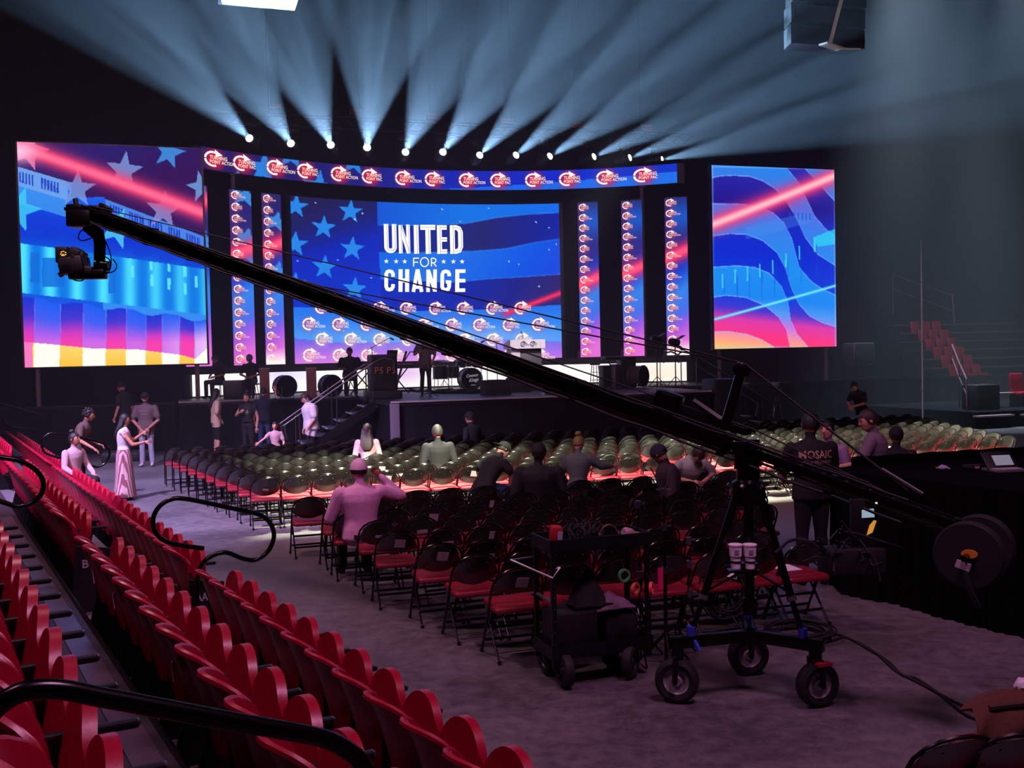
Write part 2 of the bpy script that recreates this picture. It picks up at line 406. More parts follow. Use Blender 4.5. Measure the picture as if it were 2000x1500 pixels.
# left side screen
def pic_left(px, py):
    img = grad(py + .25 * (px - 90), [(75, C(58, 26, 92)), (250, C(40, 28, 105)), (480, C(52, 18, 84)), (700, C(46, 18, 90))])
    top2 = 395 + (px - 570) * .375
    b1 = 215 + (px - 100) * .31; edge1 = np.where(px < 385, b1, np.where(px < 570, 385 - 0 * px, top2))
    below = py > edge1
    blue = grad(py - .12 * px, [(200, C(70, 130, 225)), (330, C(24, 92, 226)), (440, C(14, 62, 214)), (560, C(8, 52, 205)), (640, C(12, 80, 215))])
    img = np.where(below[..., None], blue, img)
    bal = (py > b1) & (py < b1 + 105) & (px < 365); img = fill(img, bal, C(104, 158, 232))
    bb = bal & (py > b1 + 22) & (py < b1 + 82) & (((px > 105) & (px < 180)) | ((px > 215) & (px < 320))) & ((px % 17) < 10); img = fill(img, bb, C(34, 62, 190))
    led = (py > b1 + 105) & (py < b1 + 200) & (px < 365); img = fill(img, led, C(64, 150, 236), .8)
    bal2 = (py > top2) & (py < top2 + 75) & (px > 575); img = fill(img, bal2, C(72, 128, 224))
    bb2 = bal2 & (py > top2 + 18) & (py < top2 + 62) & (((px - 600) % 108) < 82) & ((px % 15) < 9); img = fill(img, bb2, C(22, 52, 190))
    led2 = (py > top2 + 75) & (py < top2 + 125) & (px > 420); img = fill(img, led2, C(54, 150, 238), .75)
    for x0 in range(180, 1150, 150):
        img = fill(img, ((px - x0) / 60) ** 2 + ((py - (560 + .2 * (x0 - 100))) / 22) ** 2 < 1, C(10, 60, 205), .8)
    colt = 640 + (px - 110) * .145; colb = 918 + (px - 130) * .125
    incol = (py > colt) & (py < colb)
    ph = ((px - 60) % 146) / 146; cy = 20 + 0 * px
    shade = .5 + .5 * np.cos((ph - .45) * 2 * PI)
    colc = mixc(C(8, 118, 224) + 0 * px[..., None], C(78, 222, 250), shade ** 1.3 * np.clip(1.25 - (px - 90) / 1700, 0, 1))
    img = np.where(incol[..., None], colc, img)
    for (x0, y0, w_, h_) in ((165, 690, 50, 170), (228, 720, 120, 165), (590, 760, 40, 160)):
        img = fill(img, incol & (px > x0) & (px < x0 + w_) & (py > y0) & (py < y0 + h_), C(14, 104, 214), .85)
    for x0, y0 in ((725, 700), (725, 800), (830, 760), (835, 850), (932, 770), (932, 870), (1025, 800), (1025, 900), (1090, 860)):
        img = fill(img, incol & (abs(px - x0) < 9) & (abs(py - y0) < 32), C(96, 228, 250), .9)
    ledge = (py > colb) & (py < colb + 75); img = fill(img, ledge, C(18, 84, 222)); img = fill(img, ledge & (px > 560) & (py < colb + 50), C(62, 160, 240), .7)
    st_top = 945 + (px - 150) * .13 + 14 * np.sin(px / 40.)
    instr = py > np.maximum(st_top, colb + 20)
    edges = [135, 190, 328, 452, 577, 690, 800, 892, 992, 1078, 1200]
    k = np.zeros(px.shape, int)
    for e in edges[1:-1]: k += (px - (py - 1100) * -.02) > e
    light_ = (k % 2) == 1
    tt = (py - st_top) / np.maximum(1200 - st_top, 1)
    lc = grad(tt, [(0, C(24, 92, 236)), (.45, C(66, 92, 238)), (.8, C(168, 92, 232)), (1, C(206, 104, 224))]); dc = grad(tt, [(0, C(20, 52, 205)), (.4, C(72, 52, 205)), (.75, C(205, 58, 190)), (1, C(240, 62, 170))])
    lc = mixc(lc, C(232, 196, 246), np.clip((px - 850) / 330, 0, 1) * np.clip(tt, 0, 1))
    img = np.where((instr & light_)[..., None], lc, np.where((instr & ~light_)[..., None], dc, img))
    wave = np.interp(px, [100, 300, 500, 750, 1000, 1080, 1150], [1188, 1208, 1230, 1236, 1268, 1290, 1230])
    low = py > wave
    img = np.where((low & light_)[..., None], C(255, 252, 236), np.where((low & ~light_)[..., None], grad(py, [(1200, C(246, 216, 120)), (1330, C(246, 190, 62))]), img))
    img = np.where((low & (px < 180))[..., None], C(244, 120, 190), img)
    for e in edges[1:-1]: img = fill(img, instr & ~low & (np.abs(px - e) < 3), C(130, 140, 240), .45)
    for (x, y, r, a, c) in ((680, 238, 112, .12, C(120, 150, 216)), (938, 138, 98, .25, C(62, 148, 226)), (418, 338, 110, .05, C(118, 150, 220)), (905, 460, 110, .1, C(140, 140, 205)), (1125, 330, 92, -.2, C(110, 160, 220)),
                            (150, 120, 120, .3, C(236, 130, 180)), (100, 450, 130, .3, C(60, 200, 240)), (640, 560, 120, .35, C(80, 200, 240))):
        img = fill(img, poly_in(px, py, star(x, y, r, a)), c, .85)
    img = streak(img, px, py, (-200, -5), (1150, 482), 52, C(250, 62, 108), C(255, 120, 158), 22)
    img = mixc(img, C(250, 190, 225), np.exp(-((px - 100) / 90) ** 2 - ((py - 130) / 60) ** 2))
    return img
T0 = 32.8
a = screen_thing('led_screen', 'large LED screen at stage left showing stars, columns and a flag below a red streak')
P = flatP(-4.44, .67, 2.53, 9.08, T0)
picture('picture_panel', P, [(90, 75), (1125, 120), (1150, 1315), (140, 1335)], pic_left, 250, 300, a)
casing(a, flatP(-4.44, .67, 2.53, 9.08, T0, -.03), zb=0)

# right side screen
def pic_right(px, py):
    cur = lambda *q: np.interp(px, [p[0] for p in q], [p[1] for p in q])
    NEG = -2000 + 0 * px
    H = np.where(px > 1640, cur((1640, 98), (1740, 200), (1833, 300)), NEG); G = np.where(px > 1520, cur((1520, 95), (1600, 190), (1700, 400), (1780, 490), (1840, 525)), NEG)
    A = cur((1040, 166), (1100, 152), (1180, 147), (1280, 152), (1360, 178), (1440, 225), (1510, 300), (1570, 400), (1640, 545), (1720, 650), (1840, 722))
    B = cur((1040, 333), (1200, 330), (1330, 342), (1430, 385), (1500, 450), (1550, 550), (1575, 650), (1600, 740), (1680, 830), (1760, 880), (1842, 915))
    Cc = cur((1040, 542), (1150, 523), (1260, 527), (1360, 565), (1450, 640), (1505, 740), (1540, 860), (1590, 970), (1660, 1050), (1750, 1095), (1842, 1122))
    D = cur((1040, 742), (1200, 730), (1310, 740), (1400, 775), (1480, 860), (1525, 970), (1540, 1080), (1580, 1170), (1650, 1250), (1700, 1400))
    E = cur((1040, 938), (1130, 923), (1250, 935), (1370, 985), (1460, 1060), (1510, 1140), (1532, 1250), (1560, 1500))
    F_ = cur((1040, 1160), (1150, 1158), (1260, 1175), (1350, 1208), (1430, 1255), (1500, 1400))
    cs = [H, G, A, B, Cc, D, E, F_]
    k = sum((py > c).astype(int) for c in cs); lt = (k % 2) == 0
    li = grad(py - .1 * (px - 1040), [(80, C(40, 128, 232)), (300, C(92, 106, 218)), (420, C(60, 120, 230)), (700, C(28, 140, 236)), (900, C(24, 132, 238)), (1000, C(86, 150, 240)), (1080, C(196, 120, 226)), (1180, C(255, 150, 150)), (1260, C(255, 196, 96))])
    dk = grad(py - .1 * (px - 1040), [(80, C(38, 40, 170)), (300, C(32, 20, 140)), (420, C(20, 40, 190)), (620, C(8, 40, 205)), (900, C(8, 62, 216)), (990, C(70, 52, 204)), (1060, C(216, 58, 170)), (1180, C(255, 52, 120)), (1260, C(255, 66, 120))])
    img = np.where(lt[..., None], li, dk)
    for c in cs: img = fill(img, np.abs(py - c) < 3.5, C(150, 190, 250), .55)
    for i, (x, y) in enumerate(((1105, 830), (1185, 800), (1262, 780), (1342, 760), (1425, 735), (1510, 690), (1598, 640), (1700, 590))):
        img = fill(img, (abs(px - x) < 5) & (abs(py - y) < 45), C(70, 220, 250), .8); img = fill(img, (abs(px - x - 12) < 3) & (py > y) & (py < y + 200), C(10, 70, 205), .5)
    img = fill(img, poly_in(px, py, [(1690, 540), (1840, 480), (1840, 580), (1720, 600)]), C(40, 210, 240), .75)
    img = fill(img, poly_in(px, py, [(1250, 480), (1680, 370), (1680, 440), (1250, 560)]), C(70, 140, 232), .35)
    for x in range(1540, 1690, 26): img = fill(img, (abs(px - x) < 6) & (abs(py - 405) < 24), C(30, 80, 205), .6)
    img = streak(img, px, py, (700, 610), (1860, 128), 62, C(255, 52, 110), C(255, 226, 222), 24)
    img = streak(img, px, py, (900, 1125), (1842, 850), 9, C(80, 214, 250), C(150, 236, 252), 4)
    rim = np.minimum(np.minimum(np.abs(px - 1045), np.abs(px - 1836)), np.minimum(np.abs(py - 92), np.abs(py - 1258)))
    return mixc(img, C(150, 196, 255), np.exp(-(rim / 6) ** 2) * .5)
a = screen_thing('led_screen', 'tall LED screen at stage right showing wavy blue and pink flag stripes')
P = flatP(18.13, 23.24, 2.63, 9.2, T0)
picture('picture_panel', P, [(1040, 83), (1833, 98), (1842, 1248), (1055, 1272)], pic_right, 190, 270, a)
casing(a, flatP(18.13, 23.24, 2.63, 9.2, T0, -.03), zb=0)

# centre screen
ROWS = ((795, (245, 440, 620, 800, 995, 1180, 1375, 1560), 1), (905, (165, 355, 540, 725, 915, 1105, 1290, 1485, 1675), 1), (1005, (250, 435, 625, 815, 1000, 1190, 1380, 1570), 0), (1110, (170, 360, 545, 735, 920, 1110, 1300, 1490, 1680), 1))
def pic_mid(px, py):
    cur = lambda *q: np.interp(px, [p[0] for p in q], [p[1] for p in q])
    img = grad(py + .3 * px, [(80, C(34, 26, 66)), (330, C(24, 30, 110)), (520, C(6, 38, 185)), (900, C(6, 52, 200))])
    s0 = 605 + (py - 105) * .052
    right = px > s0
    c1 = cur((600, 238), (900, 240), (1200, 225), (1400, 190), (1600, 174), (1800, 172)); c2 = cur((600, 425), (1000, 418), (1250, 412), (1450, 400), (1650, 362), (1800, 345)); c3 = cur((600, 600), (900, 610), (1100, 622), (1350, 598), (1550, 590), (1810, 576))
    L1 = grad(px, [(600, C(8, 84, 210)), (1200, C(12, 112, 226)), (1800, C(14, 104, 232))]); D2 = grad(px, [(600, C(6, 40, 170)), (1300, C(32, 34, 110)), (1800, C(14, 34, 160))])
    L3 = grad(px + .8 * py, [(900, C(6, 100, 225)), (1400, C(30, 112, 226)), (1900, C(8, 88, 226)), (2200, C(10, 70, 220))]); D4 = grad(px, [(600, C(4, 40, 185)), (1200, C(10, 36, 165)), (1800, C(40, 30, 110))])
    r = np.where((py < c1)[..., None], L1, np.where((py < c2)[..., None], D2, np.where((py < c3)[..., None], L3, D4)))
    img = np.where(right[..., None], r, img)
    for c in (c1, c2, c3): img = fill(img, right & (np.abs(py - c) < 3), C(60, 150, 240), .5)
    low = cur((70, 797), (900, 815), (1400, 800), (1830, 778)); lo = grad(py, [(780, C(26, 110, 230)), (900, C(40, 130, 240)), (990, C(70, 150, 240))]); img = np.where((py > low)[..., None], lo, img)
    pu = cur((70, 1003), (400, 1030), (900, 1020), (1300, 1000), (1830, 1022)); pg = grad(py, [(1000, C(96, 92, 226)), (1090, C(168, 104, 228)), (1170, C(214, 120, 226))]); img = np.where((py > pu)[..., None], pg, img)
    img = mixc(img, C(150, 190, 250), np.exp(-((px - 1150) / 600) ** 2 - ((py - 1000) / 90) ** 2) * .5)
    img = mixc(img, C(240, 170, 235), np.exp(-((px - 1000) / 500) ** 2 - ((py - 1190) / 90) ** 2) * .7)
    for (x, y, rr) in ((85, 138, 82), (432, 155, 82), (260, 268, 82), (80, 385, 88), (445, 402, 84), (267, 530, 84), (462, 670, 84), (82, 640, 74)):
        img = fill(img, poly_in(px, py, star(x, y, rr, .06)), C(34, 132, 228))
    img = streak(img, px, py, (1420, 850), (1815, 700), 20, C(222, 30, 84), C(250, 50, 100), 8)
    for y, xs, k in ROWS:
        img = glow(img, px, py, [(x + 2, y + 3) for x in xs], 46, 48, C(250, 60, 110) if y < 1000 else C(250, 170, 160), .55)
    for (x, y) in ((205, 108), (1035, 130), (1343, 128), (1650, 228), (1733, 268), (1780, 380), (1480, 484), (1543, 505), (1157, 212), (350, 480), (95, 495), (570, 594), (390, 952), (1735, 415), (1675, 655), (460, 208), (510, 165)):
        img = fill(img, (px - x) ** 2 + (py - y) ** 2 < 22, C(170, 215, 255))
    return img
MQ = [(50, 72), (1790, 112), (1828, 1128), (82, 1170)]
MS0, MS1, MZ0, MZ1 = 3.62, 13.5, 2.44, 8.2
def quad_inv(q, x, y):
    X = Y = .5
    for _ in range(6):
        fx = (q[0][0] * (1 - X) + q[1][0] * X) * (1 - Y) + (q[3][0] * (1 - X) + q[2][0] * X) * Y - x
        fy = (q[0][1] * (1 - X) + q[1][1] * X) * (1 - Y) + (q[3][1] * (1 - X) + q[2][1] * X) * Y - y
        X -= fx / ((q[1][0] - q[0][0]) * (1 - Y) + (q[2][0] - q[3][0]) * Y); Y -= fy / ((q[3][1] - q[0][1]) * (1 - X) + (q[2][1] - q[1][1]) * X)
    return X, Y
a = screen_thing('led_screen', 'wide curved LED screen at centre stage with a large white slogan and logos')
picture('picture_panel', arcP(MS0, MS1, MZ0, MZ1), MQ, pic_mid, 340, 200, a)
casing(a, arcP(MS0, MS1, MZ0, MZ1, -.04), 24)
PM = arcP(MS0, MS1, MZ0, MZ1, .03); PM2 = arcP(MS0, MS1, MZ0, MZ1, .045)
art = Art(lambda x, y: PM(*quad_inv(MQ, x, y)))
for y, xs, k in ROWS:
    for i, x in enumerate(xs): art.logo(x, y + 3, 36, (i + k + 1) % 2)
art.build('logo_print', a)
W_ = (255, 255, 255)
art = Art(lambda x, y: PM(*quad_inv(MQ, x, y))); ink = Art(lambda x, y: PM2(*quad_inv(MQ, x, y)))
def letter(*strokes, wd=30, inline=True):
    for s_ in strokes:
        art.stroke(s_, wd, W_)
        if inline: ink.stroke([(x + 5, y) for x, y in s_], 2.6, (90, 88, 110))
def rounded(x0, x1, y0, y1, r, n=5, bottom=True):
    a0 = [(x0, y0)] if bottom else [(x0, y1)]
    if bottom: return a0 + [(x0 + r - r * math.cos(t), y1 - r + r * math.sin(t)) for t in np.linspace(0, PI / 2, n)] + [(x1 - r + r * math.sin(t), y1 - r + r * math.cos(t)) for t in np.linspace(0, PI / 2, n)] + [(x1, y0)]
sl = .03
def sk(p): return [(x + (y - 233) * sl, y) for x, y in p]
letter(sk(rounded(663, 716, 232, 412, 26)))                                    # U
letter(sk([(757, 428), (757, 238)]), sk([(757, 240), (808, 420)]), sk([(808, 428), (808, 234)]), wd=25)  # N
letter(sk([(862, 430), (862, 236)]), wd=32)                                     # I
letter(sk([(890, 252), (990, 252)]), wd=34); letter(sk([(940, 262), (940, 430)]), wd=34)  # T
letter(sk([(1016, 237), (1016, 430)]), wd=32); [letter(sk([(1020, y), (1066, y)]), wd=30) for y in (253, 333, 414)]   # E
letter(sk([(1102, 430), (1102, 238)]), wd=32)
letter(sk([(1105, 253), (1126, 253), (1146, 262), (1156, 284), (1156, 384), (1146, 406), (1126, 414), (1105, 414)]), wd=31)   # D
art.stroke([(848, 515), (848, 456)], 7, W_); art.stroke([(848, 459), (884, 459)], 7, W_); art.stroke([(848, 486), (878, 486)], 7, W_)   # FOR
art.stroke([(921 + 27 * math.cos(t), 485 + 30 * math.sin(t)) for t in np.linspace(0, 2 * PI, 25)], 7, W_)
art.stroke([(967, 515), (967, 456)], 7, W_); art.stroke([(967, 459), (984, 459), (995, 466), (997, 475), (993, 485), (984, 490), (967, 490)], 7, W_); art.stroke([(980, 490), (1000, 515)], 7, W_)
for x in (667, 732, 789, 1048, 1113, 1171): art.poly(star(x, 482, 17, 0, .42), W_)
B_ = 27                                                                         # CHANGE
art.stroke([(712, 585), (712, 566), (704, 552), (688, 548), (674, 552), (667, 566), (667, 652), (674, 667), (688, 672), (704, 667), (712, 652), (712, 634)], B_ - 3, W_)
art.stroke([(762, 534), (762, 686)], B_, W_); art.stroke([(806, 534), (806, 686)], B_, W_); art.stroke([(762, 610), (806, 610)], B_, W_)
art.stroke([(848, 686), (874, 534)], B_ - 3, W_); art.stroke([(876, 534), (903, 686)], B_ - 3, W_); art.stroke([(856, 655), (896, 655)], 20, W_)
art.stroke([(946, 686), (946, 536)], B_ - 3, W_); art.stroke([(946, 538), (992, 680)], B_ - 3, W_); art.stroke([(992, 684), (992, 534)], B_ - 3, W_)
art.stroke([(1086, 580), (1086, 564), (1078, 551), (1062, 547), (1048, 551), (1040, 566), (1040, 652), (1048, 667), (1062, 671), (1080, 667), (1086, 652), (1086, 618), (1064, 618)], B_ - 3, W_)
art.stroke([(1140, 534), (1140, 686)], B_, W_); [art.stroke([(1140, y), (1194, y)], 24, W_) for y in (546, 610, 674)]
art.build('title_lettering', a); ink.build('lettering_inline', a)

# curved banner above
def pic_banner(px, py):
    img = grad(px + 40 * py, [(0, C(30, 24, 92)), (300, C(26, 28, 118)), (480, C(16, 36, 168)), (700, C(10, 40, 200)), (900, C(16, 52, 196))])
    wv = np.interp(px, [0, 420, 560, 700, 800, 907], [2, 1.05, .82, .62, .48, .40])
    img = np.where((py > wv)[..., None], grad(px, [(400, C(20, 92, 226)), (907, C(30, 110, 232))]), img)
    for (x, y, r) in ((110, .62, 34), (163, -.25, 32), (215, 1.25, 36), (285, -.2, 30), (60, 1.35, 22)):
        img = fill(img, poly_in(px, py * 40, star(x, y * 40, r, .1)), C(34, 128, 222))
    img = glow(img, px, py * 40, [(x + 2, 20) for x in BX], 17, 19, C(240, 26, 52), .9)
    return img
BX = [20, 70, 131, 189, 255, 317, 385, 446, 516, 580, 650, 716, 786, 852]
BX = [x + 0 for x in BX]
a = screen_thing('led_banner', 'long curved LED banner of repeated logos above the centre screen', 'screen')
bP = arcP(.66, 17.35, 8.72, 9.42, .1)
picture('picture_panel', bP, [(0, 0), (907, 0), (907, 1), (0, 1)], pic_banner, 460, 20, a)
casing(a, arcP(.66, 17.35, 8.72, 9.42, .06), 40)
PB = arcP(.66, 17.35, 8.72, 9.42, .13)
def bmap(x, y): return PB(x / 907, y / 40)
art = Art(bmap)
for i, x in enumerate(BX): art.logo(x - 2, 20, 12.5, i % 2, 1.08)
art.build('logo_print', a)

# six narrow column screens
COLS = [(.05, .85, 11, .10), (1.55, 2.27, 11, .34), (2.62, 3.28, 10, .30), (14.15, 14.83, 15, .50), (15.6, 16.26, 15, .44), (16.95, 17.6, 15, .35)]
COLNAME = ['partly hidden behind the left screen', 'second from the left screen', 'next to the centre screen on its left', 'next to the centre screen on its right', 'second to the right of the centre screen', 'farthest right, beside the dark gap']
CPX = [(34, (396, 427)), (30, (448, 478)), (30, (512, 542))]
for i, (s0, s1, n, sy) in enumerate(COLS):
    left = i < 3
    def pic_col(px, py, i=i, sy=sy, left=left):
        img = grad(py + .1 * px, [(0, C(44, 40, 98)), (.15, C(36, 34, 108)), (.4, C(48, 40, 130)), (.52, C(20, 60, 205)), (.66, C(50, 130, 232)), (.8, C(70, 110, 232)), (.88, C(160, 88, 226)), (1, C(226, 110, 214))])
        if left:
            for k, y in enumerate((.03, .27, .36) if i == 1 else (.16, .45, .48) if i == 2 else (.05, .30)):
                img = fill(img, poly_in(px * 30, py * 340, star(22, y * 340, 22, .2)), C(56, 134, 216))
        else:
            img = mixc(img, C(20, 104, 226), np.exp(-((py - .12) / .1) ** 2) * .7 * (px > .3))
        img = streak(img, px * 30, py * 300, (-10, sy * 300 + 16), (45, sy * 300 - 14), 15, C(250, 40, 90), C(255, 100, 140), 7)
        n2 = 15
        img = glow(img, px * 30, py * 340, [(8, (k + .5) / n2 * 340) for k in range(n2)], 7.5, 9, C(235, 60, 100), .6)
        if i in (2, 5): img = mixc(img, C(255, 240, 240), (py - .9) / .08)
        return img
    a = screen_thing('led_column', 'narrow LED column of stacked logos, ' + COLNAME[i], 'screen', 'LED columns on the stage')
    P = arcP(s0, s1, 2.44, 8.2)
    picture('picture_panel', P, [(0, 0), (1, 0), (1, 1), (0, 1)], pic_col, 20, 190, a)
    casing(a, arcP(s0, s1, 2.44, 8.2, -.04), 3, grow=.06)
    Pc = arcP(s0, s1, 2.44, 8.2, .03)
    art = Art(lambda x, y: Pc(x / 30, y / 250))
    for k in range(15): art.logo(7.4, (k + .5) / 15 * 250 - .5, 4.9, (k + (not left)) % 2, 1.0, tcol=(255, 200, 195))
    art.build('logo_print', a)

# low bright strip under the screens
def pic_strip(px, py):
    img = np.ones(px.shape + (3,)) * C(255, 250, 246)
    img = mixc(img, C(226, 176, 240), np.exp(-((px - .42) / .06) ** 2 - ((py - .2) / .5) ** 2) * .8)
    img = mixc(img, C(255, 214, 150), np.exp(-((px - .37) / .03) ** 2 - ((py - 1) / .5) ** 2) * .6)
    img = mixc(img, C(214, 196, 250), np.exp(-((px - .17) / .05) ** 2 - ((py - .1) / .4) ** 2) * .6)
    img = mixc(img, C(255, 226, 190), np.exp(-((px - .95) / .06) ** 2 - ((py - .6) / .5) ** 2) * .5)
    return img
a = screen_thing('led_strip', 'low white LED strip glowing along the back of the stage floor', 'screen')
picture('picture_panel', arcP(.05, 17.55, 1.5, 2.18, .25), [(0, 0), (1, 0), (1, 1), (0, 1)], pic_strip, 120, 6, a)
casing(a, arcP(.05, 17.55, 1.5, 2.18, .2), 40, legs=())

# ---------------------------------------------------------------- moving lights on their truss
def gobo(l, seed):
    l.use_nodes = True; nt = l.node_tree; e = nt.nodes['Emission']
    tc = nt.nodes.new('ShaderNodeTexCoord'); nz = nt.nodes.new('ShaderNodeTexNoise'); nz.noise_dimensions = '4D'
    nz.inputs['Scale'].default_value = 34; nz.inputs['Detail'].default_value = 2; nz.inputs['W'].default_value = seed
    nt.links.new(tc.outputs['Normal'], nz.inputs['Vector'])
    mr = nt.nodes.new('ShaderNodeMapRange'); mr.inputs[1].default_value = .38; mr.inputs[2].default_value = .62; mr.inputs[3].default_value = .3; mr.inputs[4].default_value = 1.6
    nt.links.new(nz.outputs['Fac'], mr.inputs[0]); nt.links.new(mr.outputs[0], e.inputs['Strength'])
LENS = emit('beam_lens', 'f4fbff', 9)
BEAMS = [((487, 270), (205, -10), .72), ((568, 280), (385, -10), .72), ((646, 283), (535, -10), .72), ((717, 288), (742, -10), .72), ((792, 297), (925, -10), .72), ((865, 297), (1075, -10), .74), ((937, 303), (1215, -10), .76),
         ((1008, 303), (1385, -10), .78), ((1074, 305), (1560, 0), .8), ((1160, 306), (1800, 10), .82), ((1230, 308), (1900, 60), .85), ((1293, 312), (2000, 150), .88)]
TRT = 36.0
tr = thing('lighting_truss', 'long black box truss carrying the row of beam lights above the stage', 'truss')
b = MB()
for dy in (-.2, .2):
    for dz in (0, .4): b.rod(S(1.2, TRT + .25 + dy, 10.62 + dz), S(19, TRT + .25 + dy, 10.62 + dz), .03, 6)
for k in range(36):
    x = 1.2 + k * .5
    b.rod(S(x, TRT + .05, 10.62), S(x + .5, TRT + .05, 11.02), .015, 5); b.rod(S(x, TRT + .45, 11.02), S(x + .5, TRT + .45, 10.62), .015, 5)
b.build('chord', BLK, tr)
for x in (3, 10, 17): b = MB(); b.rod(S(x, TRT + .25, 11.02), S(x, TRT + .25, 20.98), .02, 5); b.build('hoist_cable', BLK, tr)
for i, (p0, p1, df) in enumerate(BEAMS):
    lens = att(*p0, TRT); d0 = (np.array(lens) - CAM) @ CF
    end = atd(*p1, d0 * df); dr = (end - lens).normalized()
    f = thing('moving_light', ('leftmost' if i == 0 else 'rightmost' if i == 11 else ORD[i + 1] + ' from the left') + ' beam light on the stage truss, white lens lit', 'stage light', lens, 0, 'moving beam lights above the stage')
    q = dr.to_track_quat('Z', 'Y').to_matrix()
    b = MB(); b.lathe([(.10, -.62), (.17, -.55), (.19, -.30), (.17, -.05), (.15, 0), (.13, -.01)], 14, (0, 0, 0), q); b.build('head', DGREY, f)
    b = MB(); b.lathe([(.125, .0), (.11, .03), (.0001, .045)], 14, (0, 0, 0), q); b.build('lens', LENS, f)
    side = dr.cross(Vector((0, 0, 1))).normalized(); cen = dr * -.32
    b = MB()
    for sg in (-1, 1): b.tube([cen + side * sg * .2, cen + side * sg * .25 + Vector((0, 0, .1)), cen + side * sg * .25 + Vector((0, .1, .42)), cen + side * sg * .12 + Vector((0, .14, .52))], .028, 6)
    b.build('yoke', BLK, f)
    b = MB(); b.box(cen + Vector((0, .16, .62)), (.36, .3, .2), (0, 0, TH), .02); c_ = cen + Vector((0, .16, .62)); b.rod(c_, Vector((c_.x, c_.y, 10.64 - lens.z)), .04, 6); b.build('base', BLK, f)
    l = light('beam', 'SPOT', lens + dr * .06, end, 25000 * (1 + i * .05), (.34, .62, 1.), spot_size=math.radians(18), spot_blend=.12, shadow_soft_size=.08)
    gobo(l.data, i * 3.7)
# ---------------------------------------------------------------- stage
ZS = 1.45
SKIRT = mat('stage_skirt', '17171c', .9, spec=.15); DECK = mat('stage_deck', '1b1a1f', .45, spec=.4); EDGE = mat('stage_edge_trim', '9a8f98', .5)
def slab(poly, z, th, mats_, name, parent):
    m = MB(); m.prism([tuple(S(*q)[:2]) for q in poly], th, z0=z - th); return m.build(name, mats_, parent)
st = thing('stage_platform', 'raised black stage platform with grey front skirt and pale edge trim', 'stage')
MAINP = [(4.95, 25.95), (14.25, 25.95), (14.25, 36.9), (4.95, 36.9)]
slab(MAINP, ZS, .12, DECK, 'deck', st)
slab([(4.95, 30.9), (-.2, 30.9), (-.2, 36.9), (4.95, 36.9)], ZS, .12, DECK, 'deck', st); slab([(14.25, 30.9), (18.4, 30.9), (18.4, 36.9), (14.25, 36.9)], ZS, .12, DECK, 'deck', st)
def skirt(a, b, z1, name, parent, folds=.02, n=60):
    """hanging pleated cloth from a to b (hall coordinates)"""
    P = []
    for i in range(n + 1):
        f = i / n; s_ = a[0] + (b[0] - a[0]) * f; t_ = a[1] + (b[1] - a[1]) * f
        nx, nt = (b[1] - a[1]), -(b[0] - a[0]); L = math.hypot(nx, nt); o = folds * math.sin(i * 1.9) + folds * .5 * math.sin(i * .7)
        P.append([S(s_ + nx / L * o, t_ + nt / L * o, z) for z in (.01, z1)])
    return MB().sheet(P, .02).build(name, SKIRT, parent)
skirt((5.0, 26.0), (14.2, 26.0), 1.33, 'skirt', st); skirt((5.0, 30.9), (5.0, 26.0), 1.33, 'skirt', st); skirt((14.2, 26.0), (14.2, 30.9), 1.33, 'skirt', st)
skirt((-.2, 30.95), (5.0, 30.95), 1.33, 'skirt', st); skirt((14.2, 30.95), (18.4, 30.95), 1.33, 'skirt', st)
for c_, t_, w_ in ((9.6, 25.93, 9.2), (2.4, 30.88, 5.2), (16.3, 30.88, 4.1)): m = MB(); m.box(S(c_, t_, ZS - .02), (w_, .05, .045), (0, 0, TH)); m.build('edge_trim', EDGE, st)
m = MB(); m.box(S(5.08, 25.85, .7), (.24, .1, 1.4), (0, 0, TH), .01); m.build('corner_post', mat('corner_post', '6a6070', .7), st)
# black masking behind the screens, beneath them and the header around the columns
bk = thing('masking_wall', 'black masking wall behind and around the stage screens', 'backdrop')
m = MB(); m.sheet([[arc(.3 + 17.1 * i / 50, z, -.35) for z in (ZS + .01, 9.65)] for i in range(51)], -.1); m.build('drape_panel', DRAPE, bk)
m = MB(); m.sheet([[arc(.1 + 17.5 * i / 50, z, .0) for z in (2.2, 2.4)] for i in range(51)], -.2); m.build('lower_ledge', BLK, bk)
bw = thing('barricade', 'long black cloth-covered barricade below the left screen', 'barricade')
skirt((-9.5, 31.6), (-.3, 31.6), 1.36, 'cloth', bw); m = MB(); m.box(S(-4.9, 31.62, 1.39), (9.2, .12, .05), (0, 0, TH)); m.build('top_rail', BLK, bw)
bw = thing('barricade', 'long black cloth-covered barricade below the right screen', 'barricade')
skirt((18.5, 31.6), (31, 31.6), 1.36, 'cloth', bw); m = MB(); m.box(S(24.8, 31.62, 1.39), (12.5, .12, .05), (0, 0, TH)); m.build('top_rail', BLK, bw)

